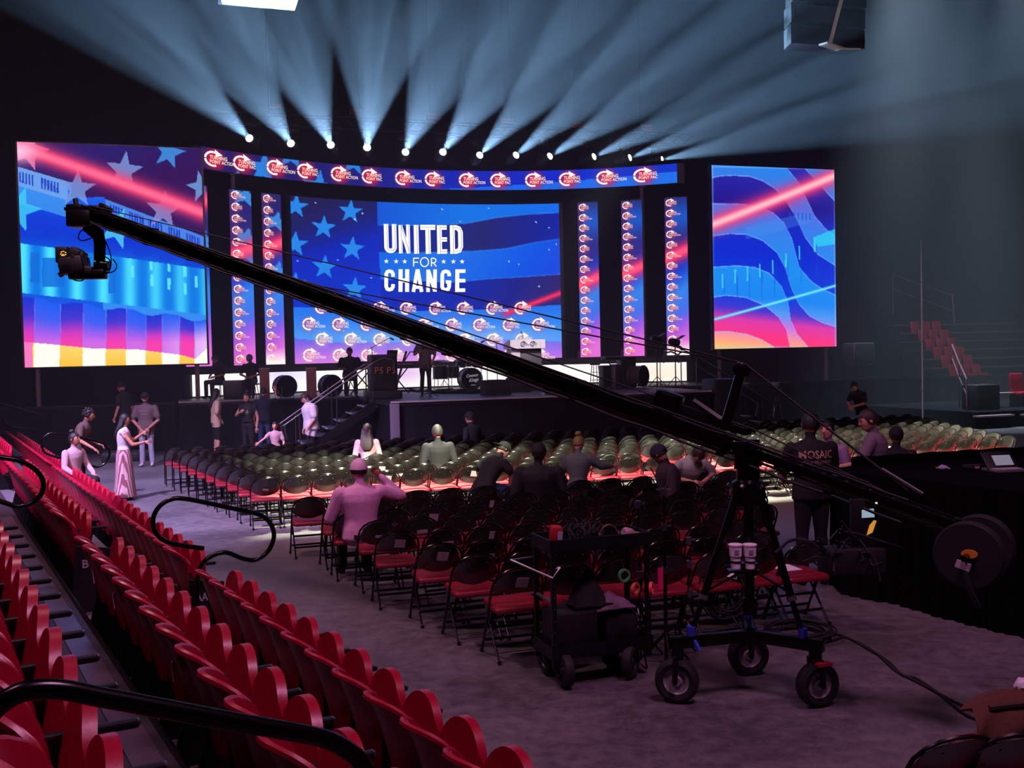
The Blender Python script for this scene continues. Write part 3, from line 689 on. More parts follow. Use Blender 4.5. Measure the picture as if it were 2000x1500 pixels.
# stairs
def stairs(name_, label, s0, s1, t0, t1, n):
    """rises from s0 (floor) to s1 (stage)"""
    r = thing(name_, label, 'stairs'); m = MB()
    for t_ in (t0, t1):
        m.prism([(0, 0), (abs(s1 - s0), ZS), (abs(s1 - s0), ZS - .28), (.38, 0)], .05, Matrix(((UU[0] * (1 if s1 > s0 else -1), 0, VV[0], S(s0, t_)[0]), (UU[1] * (1 if s1 > s0 else -1), 0, VV[1], S(s0, t_)[1]), (0, 1, 0, 0), (0, 0, 0, 1))))
    m.build('stringer', BLK, r)
    tm = mat('stair_tread', '3c3a44', .5); nm = mat('stair_nosing', 'a49aa8', .45)
    for k in range(n):
        f = (k + .6) / n; s_ = s0 + (s1 - s0) * f; z = ZS * (k + 1) / (n + 1)
        c = S(s_, (t0 + t1) / 2, z); w_ = abs(s1 - s0) / n * 1.15
        q = MB(); q.box(c, (w_, abs(t1 - t0), .04), (0, 0, TH)); tr_ = q.build('tread', tm, r)
        q = MB(); q.box(c + Vector(UU) * (-w_ / 2 if s1 > s0 else w_ / 2) + Vector((0, 0, .012)), (.05, abs(t1 - t0), .03), (0, 0, TH)); q.build('nosing', nm, tr_)
    rm = mat('rail_tube', '5a565e', .35, .7)
    for t_ in (t0, t1):
        dr = 1 if s1 > s0 else -1
        pts = [S(s0 - .05 * dr, t_, .5), S(s0 - .1 * dr, t_, .85), S(s0 + .05 * dr, t_, .98), S(s1 - .1 * dr, t_, ZS + .95), S(s1 + .35 * dr, t_, ZS + 1.1), S(s1 + .52 * dr, t_, ZS + 1.0), S(s1 + .5 * dr, t_, ZS + .78)]
        q = MB(); q.tube(smooth_path(pts, 5), .024, 8)
        for f in (.12, .55, .97): q.rod(S(s0 + (s1 - s0) * f, t_, ZS * f), S(s0 + (s1 - s0) * f, t_, ZS * f + .93), .018, 6)
        q.build('handrail', rm, r)
    return r
stairs('stage_stairs', 'black stage stairs with pale nosings and two handrails, beside the man in the white tee', 2.55, 4.85, 27.3, 28.3, 7)
stairs('stage_stairs', 'dark stage stairs at the right end of the stage, half lost in haze', 17.0, 14.4, 27.3, 28.3, 7)

# ---------------------------------------------------------------- things on the stage
def on(x, y, z=ZS): return atz(x, y, z)
def boxthing(name, label, cat, loc, size, material, rz=TH, parts=None, group=None):
    t = thing(name, label, cat, loc, rz, group)
    m = MB(); m.box((0, 0, size[2] / 2), size, None, min(size) * .06); m.build('cabinet', material, t)
    if parts: parts(t, size)
    return t
def spk(t, sz):
    m = MB(); m.box((0, -sz[1] / 2 - .012, sz[2] / 2), (sz[0] * .88, .02, sz[2] * .9), None, .006); m.build('grille', mat('speaker_grille', '121214', .8, scale=200, var=.5), t)
p = on(747, 778); TB = boxthing('subwoofer', 'black subwoofer at the front left corner of the stage', 'speaker', p + Vector((0, .1, 0)), (.95, .8, .22), BLKP, parts=spk)
def pa(t, sz):
    spk(t, sz); sm = emit('amber_logo_glow', 'b8604a', .3)  # badge letters given a faint emission of their own
    for k in (-1, 1):
        m = MB(); x0 = k * .17
        m.tube([(x0 - .1, -.41, .48), (x0 - .1, -.41, .64), (x0 - .02, -.41, .64), (x0 - .02, -.41, .57), (x0 - .1, -.41, .56)], .014, 5); m.tube([(x0 + .11, -.41, .63), (x0 + .05, -.41, .64), (x0 + .04, -.41, .57), (x0 + .1, -.41, .55), (x0 + .09, -.41, .49), (x0 + .03, -.41, .48)], .014, 5); m.build('badge', sm, t)
    m = MB()
    for k in (-1, 1): m.tube([(k * (sz[0] / 2 + .01), -.1, .25), (k * (sz[0] / 2 + .05), -.1, .28), (k * (sz[0] / 2 + .05), -.1, .42), (k * (sz[0] / 2 + .01), -.1, .45)], .018, 6)
    m.build('handle', STEEL, t)
boxthing('stage_speaker', 'tall black stage speaker with two small amber badges, on a subwoofer', 'speaker', p + Vector((0, .12, .22)), (.72, .78, 1.0), BLKP, parts=pa)
# lectern
lp = on(1025, 762); t = thing('lectern', 'white and grey speaker lectern with two small logos on its sloped top', 'lectern', lp, TH)
m = MB(); m.box((-.36, 0, .66), (.30, .5, 1.32), None, .01); m.build('side_panel', mat('lectern_white', 'c8c2c8', .5), t)
m = MB(); m.box((.15, .02, .66), (.74, .46, 1.32), None, .01); m.build('body', mat('lectern_grey', '4a464e', .5), t)
m = MB(); m.prism([(-.4, 1.32), (.32, 1.32), (.32, 1.46), (-.26, 1.60), (-.40, 1.60)], 1.16, Matrix(((0, 0, 1, -.58), (1, 0, 0, 0), (0, 1, 0, 0), (0, 0, 0, 1)))); m.build('top', mat('lectern_top', 'dcd6dc', .45), t)
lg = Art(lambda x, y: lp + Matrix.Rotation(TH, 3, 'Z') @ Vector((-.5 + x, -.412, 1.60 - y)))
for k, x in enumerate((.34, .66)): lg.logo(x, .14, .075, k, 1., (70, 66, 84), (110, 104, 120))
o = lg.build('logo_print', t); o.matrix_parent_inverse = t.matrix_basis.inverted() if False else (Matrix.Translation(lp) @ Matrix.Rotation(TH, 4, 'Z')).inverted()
m = MB(); m.tube(smooth_path([(-.05, -.1, 1.55), (-.06, -.12, 1.7), (-.12, -.16, 1.82)], 4), .008, 5); m.rod((-.115, -.155, 1.8), (-.15, -.18, 1.86), .016, 6); m.build('microphone', BLK, t)
# drums
def cyl_drum(r, h, loc, name, label, shell, head, rot=(0, 0, 0), rz=TH, extra=None):
    t = thing(name, label, 'drum', loc, rz); R = Euler(rot).to_matrix(); c = Vector((0, 0, 0))
    m = MB(); m.lathe([(r, -h / 2), (r, h / 2)], 20, c, R); m.build('shell', shell, t)
    m = MB()
    for z in (-h / 2, h / 2): m.lathe([(r, z - .02), (r + .02, z - .02), (r + .02, z + .02), (r, z + .02), (r, z - .02)], 20, c, R)
    m.build('hoop', STEEL, t)
    m = MB(); m.lathe([(.001, h / 2 + .008), (r * .96, h / 2 + .008)], 20, c, R); m.build('drum_head', head, t)
    if extra: extra(t)
    return t
HEADB = mat('black_drum_head', '08080b', .9); HEADW = mat('pale_drum_head', 'a8a2a8', .6)
bd = on(917, 762) + Vector((0, .5, .36))
def bdx(t):
    cm = emit('white_ink_glow', 'b9b2c0', .55); v1, f1 = txt('Common'); v2, f2 = txt('Kings'); v3, f3 = txt('BASSDRUM') if False else txt('----')  # ink emits, standing in for light on the lettering
    m = MB(); m.flat = True
    for (v, f, x, z, w_, h_, sl_) in ((v1, f1, -.20, .05, .40, .11, .25), (v2, f2, -.10, -.10, .32, .12, .25)):
        m.add([(x + a * w_ + b * h_ * sl_, -.265, z + b * h_ + .04 * a) for a, b in v], f)
    m.box((.04, -.265, -.2), (.16, .002, .018)); m.build('lettering', cm, t)
    for k in (-1, 1):
        m = MB(); m.rod((k * .2, .0, .3), (k * .14, .1, .62), .012, 6); m.build('tom_post', STEEL, t)
        m = MB(); m.rod((k * .34, -.1, -.05), (k * .42, -.2, -.36), .012, 6); m.build('spur', STEEL, t)
cyl_drum(.36, .5, bd, 'bass_drum', 'black bass drum with white script lettering on its front head', BLKP, HEADB, (PI / 2, 0, 0), TH, bdx)
for k, (dx, dz, r, h, lb) in enumerate(((-.28, .55, .17, .2, 'left'), (.26, .55, .18, .22, 'right'))):
    cyl_drum(r, h, bd + Vector((dx, .1, dz)), 'tom_drum', 'small rack tom above the bass drum, on the ' + lb, BLKP, HEADW, (.3, 0, 0))
def legs3(n_, r, h): 
    def f(t):
        m = MB()
        for k in range(3): a = k * 2.1; m.rod((r * math.cos(a), r * math.sin(a), 0), (r * 1.25 * math.cos(a), r * 1.25 * math.sin(a), -h), .012, 6)
        m.build('leg', STEEL, t)
    return f
for x, y, r, h, lb in ((858, 765, .24, .42, 'left of the bass drum'), (884, 765, .2, .36, 'between plaid shirted man and bass drum')):
    cyl_drum(r, h, on(x, y) + Vector((0, .6, .62)), 'floor_tom', 'black floor tom on legs ' + lb, BLKP, HEADW, (0, 0, 0), TH, legs3(3, r, .62))
for x, lb in ((551, 'nearer the left wing'), (641, 'by the stair rail')):
    cyl_drum(.31, .25, on(x, 780) + Vector((0, .4, .36)), 'concert_drum', 'big round drum standing on edge, backlit, ' + lb, BLKP, HEADB, (PI / 2, 0, .3), TH, legs3(3, .2, .36))
def cymbal(x, y, h, lb):
    t = thing('cymbal_stand', 'thin cymbal on a tripod stand ' + lb, 'cymbal', on(x, y) + Vector((0, .4, 0)), TH)
    m = MB(); m.rod((0, 0, .3), (0, 0, h), .012, 6)
    m.build('pole', STEEL, t)
    for k in range(3): q = MB(); q.rod((0, 0, .35), (.25 * math.cos(k * 2.1), .25 * math.sin(k * 2.1), .01), .01, 5); q.build('leg', STEEL, t)
    m = MB(); m.lathe([(.23, 0), (.06, .025), (.02, .04)], 18, (0, 0, h), (.15, .1, 0)); m.build('cymbal', mat('cymbal_brass', '6a5530', .3, .9), t)
for a in ((866, 763, .98, 'left of the drum kit'), (940, 762, 1.05, 'over the drum kit'), (952, 764, .8, 'beside the floor wedge')): cymbal(*a)
def wedge(x, y, lb, sc_=1.):
    t = thing('floor_monitor', 'black wedge floor monitor ' + lb, 'speaker', on(x, y), TH)
    m = MB(); m.prism([(-.3, 0), (.3, 0), (.3, .18), (.05, .42), (-.3, .42)], .75 * sc_, Matrix(((0, 0, 1, -.37 * sc_), (-1, 0, 0, 0), (0, 1, 0, 0), (0, 0, 0, 1)))); m.build('cabinet', mat('wedge_black', '1c1a1c', .8), t)
    m = MB(); m.prism([(-.2, -.17), (.2, -.17), (.2, .17), (-.2, .17)], .01, Matrix.Translation((0, .19, .31)) @ Matrix.Rotation(-.75, 4, 'X')); m.build('grille', BLKR, t)
wedge(968, 771, 'in front of the bass drum', 1.0); wedge(1012, 765, 'at the foot of the lectern', .8); wedge(1090, 768, 'right of the lectern, near the edge', .8)
# keyboards
def keyboard(x, y, ln, hgt, label, rz=TH, stand='x'):
    t = thing('keyboard', label, 'keyboard', on(x, y), rz)
    m = MB(); m.box((0, 0, hgt), (ln, .36, .1), None, .015); m.build('body', BLKP, t)
    m = MB()
    for k in range(int(ln / .026)): m.box((-ln / 2 + .03 + k * .026, .06, hgt + .055), (.022, .15, .012))
    m.build('keys', mat('ivory_keys', 'c8c0c4', .4), t)['kind'] = 'stuff'
    for k in (-1, 1):
        m = MB(); m.rod((-k * ln * .33, 0, .02), (k * ln * .33, 0, hgt - .06), .02, 6); m.rod((-k * ln * .33, -.22, .02), (-k * ln * .33, .22, .02), .02, 6); m.build('stand_leg', BLK, t)
    return t
keyboard(708, 772, 1.15, .98, 'long black stage keyboard on crossed legs behind the stage speaker', TH + .05)
keyboard(778, 768, .95, .86, 'lower black keyboard with white keys right of the stage speaker', TH - .1)
keyboard(1203, 757, .9, .95, 'black keyboard on crossed legs right of the lectern', TH + .1)
t = thing('slanted_board', 'long dark board leaning beside the plaid shirted man', 'board', on(780, 768), TH)
m = MB(); m.tube([(-.12, .2, 0), (.32, .3, 1.32)], [.075, .075], 4, flat=.5); m.build('board', mat('dark_board', '1a1618', .6), t); m = MB(); m.tube([(.24, .26, 1.0), (.42, .2, 1.3), (.62, .1, 1.28)], .02, 5); m.build('bracket', BLK, t)
def laptop_arm(x, y, lb):
    t = thing('music_stand', 'small tablet on a stand ' + lb, 'stand', on(x, y), TH)
    m = MB(); m.rod((0, 0, .02), (0, 0, 1.2), .015, 6); m.build('pole', BLK, t); m = MB(); m.box((0, 0, 1.27), (.34, .03, .22), (.5, 0, 0)); m.build('tablet', BLKP, t)
    m = MB()
    for k in range(3): m.rod((0, 0, .2), (.25 * math.cos(k * 2.1), .25 * math.sin(k * 2.1), .01), .012, 5)
    m.build('tripod_foot', BLK, t)
laptop_arm(768, 767, 'above the lower keyboard')
def micstand(x, y, h, boom, label):
    t = thing('microphone_stand', label, 'microphone stand', on(x, y), TH)
    m = MB(); m.rod((0, 0, .03), (0, 0, h), .012, 6); m.build('pole', BLK, t)
    for k in range(3): q = MB(); q.rod((0, 0, .14), (.3 * math.cos(k * 2.1 + .4), .3 * math.sin(k * 2.1 + .4), .012), .011, 5); q.build('leg', BLK, t)
    m = MB(); m.rod((boom[0] * -.3, 0, h + boom[1] * -.3), (boom[0], 0, h + boom[1]), .01, 5); m.build('boom', BLK, t)
    m = MB(); m.rod((boom[0], 0, h + boom[1]), (boom[0] + .12 * (1 if boom[0] > 0 else -1), 0, h + boom[1] - .06), .02, 6, .028); m.build('microphone', BLK, t)
micstand(729, 772, 1.45, (-.55 * -1, .28), 'tall boom microphone stand behind the keyboard player')
micstand(972, 762, 1.58, (-.4, .03), 'tall boom microphone stand left of the lectern')
micstand(840, 776, 1.25, (-.1, .15), 'microphone stand in front of the plaid shirted man')
micstand(1290, 757, 1.5, (-.1, .08), 'thin microphone stand near the right stage end')
# reddish columns, cases, stool
for x, y, h, lb in ((516, 778, .88, 'between the seated musicians and the round drum'), (607, 776, .86, 'between the two round drums')):
    t = thing('wooden_pillar', 'tall reddish wooden box ' + lb, 'box', on(x, y) + Vector((.05, -.1, 0)), TH)
    m = MB(); m.box((0, 0, h / 2), (.27, .27, h), None, .01); m.build('body', mat('red_wood', '7a4a48', .6, scale=20), t); m = MB(); m.box((0, 0, h + .01), (.3, .3, .03)); m.build('lid', mat('pale_lid', '9a8486', .6), t)
boxthing('amplifier', 'black amplifier case left of the right-hand keyboard', 'amplifier', on(1184, 757), (.36, .4, .72), BLKP, parts=spk)
boxthing('amplifier', 'grey amplifier case under the right-hand keyboard', 'amplifier', on(1205, 757), (.3, .4, .76), mat('grey_case', '6e6872', .6), parts=spk)
boxthing('guitar_amplifier', 'dark combo amplifier behind the right-hand keyboard', 'amplifier', on(1226, 757) + Vector((0, .3, 0)), (.5, .45, 1.0), BLKP, parts=spk)
cyl_drum(.33, .4, on(1243, 757) + Vector((.08, .2, .36)), 'barrel_drum', 'brown barrel drum at the right end of the stage', mat('brown_shell', '4a2f28', .5), HEADB, (PI / 2, 0, .6), TH, legs3(3, .2, .36))
t = thing('bar_stool', 'tall metal bar stool left of the amplifiers', 'stool', on(1163, 757), TH)
m = MB(); m.lathe([(.16, .74), (.17, .76), (.16, .79), (.001, .79)], 14); m.build('seat', BLKP, t)
for k in range(4): a = PI / 4 + k * PI / 2; q = MB(); q.rod((.11 * math.cos(a), .11 * math.sin(a), .74), (.2 * math.cos(a), .2 * math.sin(a), 0), .013, 6); q.build('leg', STEEL, t)
m = MB()
for z, r in ((.25, .17), (.5, .145)): m.tube([(r * math.cos(PI / 4 + k * PI / 2), r * math.sin(PI / 4 + k * PI / 2), z) for k in range(4)], .009, 5, True)
m.build('footrest', STEEL, t)
def stagelamp(x, y, h, lb):
    t = thing('spot_lamp', 'black barn-door spot lamp on a stand, ' + lb, 'lamp', on(x, y), TH)
    m = MB(); m.rod((0, 0, .02), (0, 0, h), .018, 6); m.build('pole', BLK, t)
    for k in range(3): q = MB(); q.rod((0, 0, .35), (.35 * math.cos(k * 2.1), .35 * math.sin(k * 2.1), .012), .012, 5); q.build('leg', BLK, t)
    m = MB(); m.lathe([(.08, -.2), (.12, -.1), (.12, .12)], 12, (0, 0, h + .1), (0, PI / 2 + .2, 0)); m.build('lamp_head', BLK, t)
    m = MB(); m.box((.2, 0, h + .26), (.22, .26, .012), (0, -.5, 0)); m.box((.2, 0, h - .08), (.22, .26, .012), (0, .7, 0)); m.build('barn_door', BLK, t)
stagelamp(1284, 757, 1.4, 'left of the pair at the stage end'); stagelamp(1320, 757, 1.3, 'right of the pair at the stage end')
def cable_heap():
    t = MB()
    for k in range(26):
        x = rng.uniform(770, 960); p0 = on(x, rng.uniform(764, 770)); pts = [p0 + Vector((rng.normal() * .35, rng.normal() * .12, .015 + abs(rng.normal()) * .05)) for _ in range(6)]
        t.tube(smooth_path(pts, 4), .012, 5)
    o = t.build('cable_tangle', BLKR); tag(o, 'tangle of black cables lying around the drum kit', None, None, 'stuff')
cable_heap()
# low dark set pieces at both stage ends
boxthing('equipment_case', 'dark equipment case at the right front corner of the stage', 'case', S(14.75, 26.4, 0), (.8, .8, 1.75), BLKP, parts=spk)
boxthing('side_fill_speaker', 'grey side-fill speaker on a pole below the right screen', 'speaker', S(24.5, 33.2, 1.9), (.95, .7, .85), mat('speaker_grey', '4a4048', .6), parts=lambda t, z: (spk(t, z), MB().rod((0, 0, 0), (0, 0, -1.9), .05).build('pole', BLK, t)))
t = thing('led_wand', 'tall thin white pole standing beyond the right chairs', 'pole', att(1802, 800, 27.5), 0); top = att(1799, 468, 27.5) - t.location
t.location.z = 0; base = Vector((0, 0, 0)); top.z = att(1799, 468, 27.5).z
m = MB(); m.rod((0, 0, .03), top * .45, .022, 6); m.rod(top * .455, top * .77, .022, 6); m.rod(top * .775, top, .022, 6, .005); m.build('tube', mat('white_tube', 'd8c8cc', .5), t)
m = MB(); m.lathe([(.25, 0), (.25, .03), (.04, .05)], 16); m.build('base', BLK, t)
# camera tripods by the stage
def tripod(loc, h, label, r=.45):
    t = thing('camera_tripod', label, 'tripod', loc, TH)
    for k in range(3): a = k * 2.094 + .5; q = MB(); q.rod((0, 0, h), (r * math.cos(a), r * math.sin(a), 0), .022, 6); q.build('leg', BLK, t)
    m = MB(); m.box((0, 0, h + .28), (.16, .5, .2), None, .02); m.rod((0, .25, h + .28), (0, .42, h + .28), .06, 8); m.build('camera_body', BLK, t)
    m = MB(); m.rod((0, 0, h), (0, 0, h + .2), .06, 8); m.rod((0, -.05, h + .08), (.1, -.55, h - .1), .012, 5); m.build('fluid_head', BLK, t)
tripod(atz(1520, 842, 0), 1.15, 'camera on a tall tripod in the haze beyond the right chairs', .4)
# red hanging panels and rigging far up
PINK = mat('red_banner_cloth', 'a8404a', .8)
for i, (x, y, w_, h_) in enumerate(((695, 220, 26, 13), (537, 208, 24, 9), (846, 228, 26, 12), (990, 237, 24, 10), (1128, 245, 24, 10), (1262, 250, 24, 11))):
    a = att(x, y, 41); k = 2000 / ((np.array(a) - CAM) @ CF)
    t = thing('hanging_light_bar', 'small reddish light bar hung far above the stage, ' + ('leftmost' if i == 1 else 'brightest' if i == 0 else ORD[i + 1] + ' from the left'), 'light bar', a, TH, 'hanging light bars above the stage')
    m = MB(); m.box((0, 0, 0), (w_ / k, .15, h_ / k), None, .02); m.build('housing', PINK, t)
    m = MB(); m.box((0, -.08, 0), (w_ / k * .9, .02, .03)); m.build('slot', BLK, t)
    m = MB(); m.rod((-.15, 0, .05), (-.15, 0, 20.95 - a.z), .008, 4); m.rod((.15, 0, .05), (.15, 0, 20.95 - a.z), .008, 4); m.build('cable', BLK, t)
# flown loudspeaker cluster, upper right, and array underside, upper left, its reflected light made to glow
def line_array(px0, px1, ytop, ybot, d, n, label):
    a = atd((px0 + px1) / 2, ybot, d); wd = (px1 - px0) * d / 2000; ht = (ybot - ytop) * d / 2000 / n
    t = thing('line_array', label, 'loudspeaker', a, TH)
    for k in range(n):
        m = MB(); m.prism([(-wd / 2, -.35), (wd / 2, -.35), (wd / 2 * .85, .35), (-wd / 2 * .85, .35)], ht * .93, Matrix.Translation((0, -.03 * k * k, k * ht))); sp = m.build('cabinet', BLKP, t)
        q = MB(); q.box((0, -.36 - .03 * k * k, k * ht + ht * .45), (wd * .9, .02, ht * .8)); q.build('grille', BLKR, sp)
    m = MB(); m.box((0, 0, n * ht + .1), (wd, .6, .1)); m.build('fly_frame', BLK, t)
    m = MB(); m.box((wd * .0, -.5, -.06), (wd * .35, .3, .05), (0, 0, .4)); m.box((wd * .22, -.45, -.08), (wd * .3, .25, .04), (.3, 0, -.2)); m.rod((wd * -.02, -.5, 0), (wd * .12, -.6, ht * 2.2), .06, 5); m.build('lit_scrap', mat('lit_scrap', 'e8ecd0', .5), t)  # pale colour stands in for light caught on the lower frame
    m = MB(); m.rod((-.3, 0, n * ht), (-.3, 0, 20.95 - a.z), .02, 5); m.rod((.3, 0, n * ht), (.3, 0, 20.95 - a.z), .02, 5); m.build('chain', BLK, t)
line_array(1522, 1688, -60, 96, 32, 4, 'black flown loudspeaker cluster hanging at the upper right')
a = atd(500, 3, 25.8); t = thing('array_underside', 'glowing stand-in for a lit loudspeaker underside, top of the hall, upper left', 'lamp', a, TH)
m = MB(); m.box((.05, 0, .14), (1.95, 1.2, .2), None, .03); m.build('housing', BLK, t)
m = MB(); m.prism([(-.95, -.55), (.16, -.5), (.4, -.14), (.85, -.42), (.9, .5), (-.8, .5)], .015, Matrix.Translation((.0, 0, .03))); m.build('glowing_face', emit('underside_glow', 'f2f6dc', 1.3), t)  # emission stands in for light reflected off the underside
m = MB(); m.rod((-.5, 0, .2), (-.5, 0, 20.95 - a.z), .012, 5); m.rod((.5, 0, .2), (.5, 0, 20.95 - a.z), .012, 5); m.build('cable', BLK, t)
# far right stand
fs = atz(1990, 800, 0); fr = thing('far_grandstand', 'far bank of red seats and pale steps at the right edge', 'grandstand', S(28.4, 33.0, 0), TH)
stepm = mat('stand_concrete', '5a5058', .7); 
for k in range(8):
    m = MB(); m.box((3, .45 * k, .95 + .36 * k), (6.4, .46, .06)); m.build('step_edge', stepm, fr)
    m = MB(); m.box((3, .45 * k + .2, (.92 + .36 * k) / 2), (6.3, .06, .92 + .36 * k)); m.build('riser', DGREY, fr)
for k in range(8):
    for j in range(4):
        if k in (7,) or j == 0: continue
        m = MB(); m.box((j * .55 + .3, .45 * k + .16, 1.2 + .36 * k), (.44, .1, .5), (-.15, 0, 0), .04); m.build('seat', RED, fr)
m = MB(); m.tube([(.05, -.4, 3.4), (.05, -.3, 4.5), (.05, 3.2, 5.6), (.05, 3.2, 4.0)], .03, 6); m.tube([(.05, -.3, 3.9), (.05, 3.2, 5.0)], .025, 6); m.build('handrail', mat('stand_rail', '6a565c', .5), fr)

# dark side platform with pale step edges at the right edge of the floor
sp_ = thing('side_platform', 'low black side platform with pale step edges and a thin rail, far right', 'platform', (0, 0, 0))
m = MB(); m.prism([tuple(S(*q)[:2]) for q in ((23.0, 25.5), (34, 25.5), (34, 31.2), (23.0, 31.2))], .5, z0=.0); m.build('body', mat('side_platform_black', '0c0c0e', .95, spec=.1), sp_)
for s_, t_, w_, z in ((23.6, 25.4, 1.3, .38), (25.4, 25.4, 1.4, .36), (26.9, 25.4, 1.2, .33), (25.6, 27.2, 1.0, .95)):
    m = MB(); m.box(S(s_, t_, z), (w_, .3, .05), (0, 0, TH)); m.build('step_edge', mat('pale_step_edge', 'a88a96', .5), sp_)
m = MB(); m.tube([S(23.3, 26.2, .5), S(23.3, 26.2, 1.5), S(24.6, 28, 2.0), S(26.5, 30.5, 2.6)], .025, 6); m.rod(S(24.6, 28, .5), S(24.6, 28, 2.0), .02, 6); m.tube([S(23.3, 26.2, 1.0), S(24.6, 28, 1.5), S(26.5, 30.5, 2.1)], .018, 6); m.build('rail', mat('stand_rail', '6a565c', .5), sp_)
boxthing('flight_case', 'dark flight case standing on the side platform, far right', 'case', S(24.2, 26.6, .5), (.9, .7, .8), BLKP)
t = thing('red_armchair', 'single red seat at the right edge above the pale steps', 'seat', S(26.3, 27.2, .5), TH); m = MB(); m.box((0, .1, .75), (.55, .12, .7), (-.1, 0, 0), .06); m.build('back', RED, t); m = MB(); m.box((0, -.12, .42), (.55, .5, .14), None, .05); m.build('seat', RED, t)
for a in (-1, 1): m = MB(); m.box((a * .22, -.05, .18), (.05, .4, .36)); m.build('leg', BLK, t)
# ---------------------------------------------------------------- folding chairs
CHM = mat('chair_black_metal', '141413', .25, .35); CHB = mat('chair_back_olive_black', '1c1b16', .24, .1, spec=1.)
def make_chair(detail=True, belly=.085):
    """faces +y; one tube bends over the top of the back and runs down to the front feet"""
    t = thing('folding_chair', 'x', 'chair', (0, 0, 0), 0)
    def up(z): return -.225 + (.80 - z) / .80 * .43       # slant of the long tubes
    m = MB(); pts = [(-.225, up(0), 0), (-.225, up(.3), .3), (-.225, up(.58), .58)]
    n = 9 if detail else 5
    for k in range(n + 1):
        a = PI - PI * k / n; z = .60 + .19 * math.sin(a) ** .8; pts.append((.225 * math.cos(a), up(z) - .012 * math.sin(a), z))
    pts += [(.225, up(.58), .58), (.225, up(.3), .3), (.225, up(0), 0)]
    m.tube(pts, .0115, 6 if detail else 4); m.build('back_frame', CHM, t)
    # curved back shell: arched top, bellied lower edge
    nu, nv = (10, 4) if detail else (6, 2); P = []
    for i in range(nu + 1):
        x = -1 + 2 * i / nu; row = []
        zt = .60 + .182 * max(0, 1 - x * x) ** .5; zb = .585 - belly * (1 - x * x) ** .8
        for j in range(nv + 1):
            z = zb + (zt - zb) * j / nv
            row.append((x * .212, up(z) - .045 * (1 - x * x) + .012, z))
        P.append(row)
    m = MB(); m.sheet(P, .006); m.build('backrest', CHB, t)
    # padded seat
    m = MB()
    if detail:
        c = .05; sq = []
        for (cx, cy) in ((.17, .2), (-.17, .2), (-.185, -.14), (.185, -.14)):
            a0 = {(True, True): 0, (False, True): PI / 2, (False, False): PI, (True, False): 1.5 * PI}[(cx > 0, cy > 0)]
            sq += [(cx + c * math.cos(a0 + k * PI / 4) * .8, cy + c * math.sin(a0 + k * PI / 4) * .8) for k in range(3)]
        N = len(sq); vs = []; 
        for s_, z in ((.93, .418), (1, .43), (1.01, .452), (.97, .466), (.75, .474)): vs += [(x * s_, (y - .03) * s_ - .015, z + .03 * (y + .1)) for x, y in sq]
        fs = [tuple(range(N))[::-1], tuple(4 * N + k for k in range(N))] + [(r * N + k, r * N + (k + 1) % N, (r + 1) * N + (k + 1) % N, (r + 1) * N + k) for r in range(4) for k in range(N)]
        m.add(vs, fs)
    else: m.box((0, -.01, .45), (.42, .4, .045), (.03, 0, 0), .015)
    m.build('seat', VINYL, t)
    # rear legs and cross bars
    if detail:
        for k in (-1, 1):
            m = MB(); m.rod((k * .2, .13, .415), (k * .2, -.225, 0), .0105, 6); m.lathe([(.014, 0), (.016, .03), (.012, .035)], 8, (k * .2, -.225, 0)); m.build('rear_leg', CHM, t)
            m = MB(); m.lathe([(.015, 0), (.017, .03), (.013, .035)], 8, (k * .225, up(0), 0)); m.build('foot_cap', BLKR, t)
        for y, z in ((-.225 + .355 * .13 / .415, .13), (-.225 + .355 * .26 / .415, .26), (up(.12), .12)):
            m = MB(); m.box((0, y, z), (.42, .012, .024)); m.build('crossbar', CHM, t)
        m = MB()
        for k in (-1, 1):
            m.box((k * .213, .0, .36), (.006, .05, .16), (.5, 0, 0))
            for xx, zz in ((.09, .71), (.14, .61)): m.ball((k * xx, up(zz) - .035, zz), .006, 6, 4)
        m.build('hinge', STEEL, t)['kind'] = 'stuff'
    else:
        m = MB()
        for k in (-1, 1): m.rod((k * .2, .13, .415), (k * .2, -.225, 0), .0105, 4)
        m.box((0, -.12, .12), (.42, .012, .024)); m.build('rear_leg', CHM, t)
    return t
PAPER = mat('pink_white_paper', 'cfc6cc', .8, var=.03)
def paper_bm(w_=.11, h_=.1, x=0., z=.66, tilt=.1):
    y0 = -.225 + (.80 - z) / .80 * .43 - .052
    return MB().box((x, y0, z), (w_, .002, h_), (.49, tilt, 0)).build('paper_label', PAPER)
PAPERS = []
for a in ((.11, .1, .02, .66, .1), (.12, .05, .03, .62, -.05), (.055, .11, .05, .67, .05), (.09, .035, .0, .6, .1)):
    o = paper_bm(*a); PAPERS.append(o.data); bpy.data.objects.remove(o)
CH1 = make_chair(True); CH3 = make_chair(True, .012); CH2 = make_chair(False); CH_USED = {}
NEAR_T = [8.07, 8.75, 9.42, 10.27, 11.09, 11.79, 12.5, 13.34]
NEAR_S0 = [2.60, 2.42, 2.25, 2.03, 1.97, 1.81, 1.76, 1.49]
NEAR_S1 = [5.5, 5.6, 5.9, 6.25, 6.65, 7.0, 7.3, 7.6]
MID_T = [15.93 + .725 * k for k in range(10)]
PAP = {(0, 0): 0, (4, 1): 1, (4, 0): 3, (3, 1): 1, (3, 2): 2, (5, 0): 0, (5, 2): 0, (5, 1): 3, (2, 0): 0, (6, 0): 0, (6, 4): 2, (7, 3): 3, (2, 1): 1, (3, 0): 0}
PAPM = {(0, 0): 3, (0, 4): 0, (0, 7): 0, (1, 5): 1, (2, 5): 0, (1, 12): 1, (2, 0): 1, (3, 3): 1, (4, 12): 3, (0, 24): 2, (1, 26): 1, (3, 24): 2, (4, 25): 2, (5, 2): 3, (6, 30): 0}
SKIP = set()
CHAIRS = []
ADJ = random.Random(3)
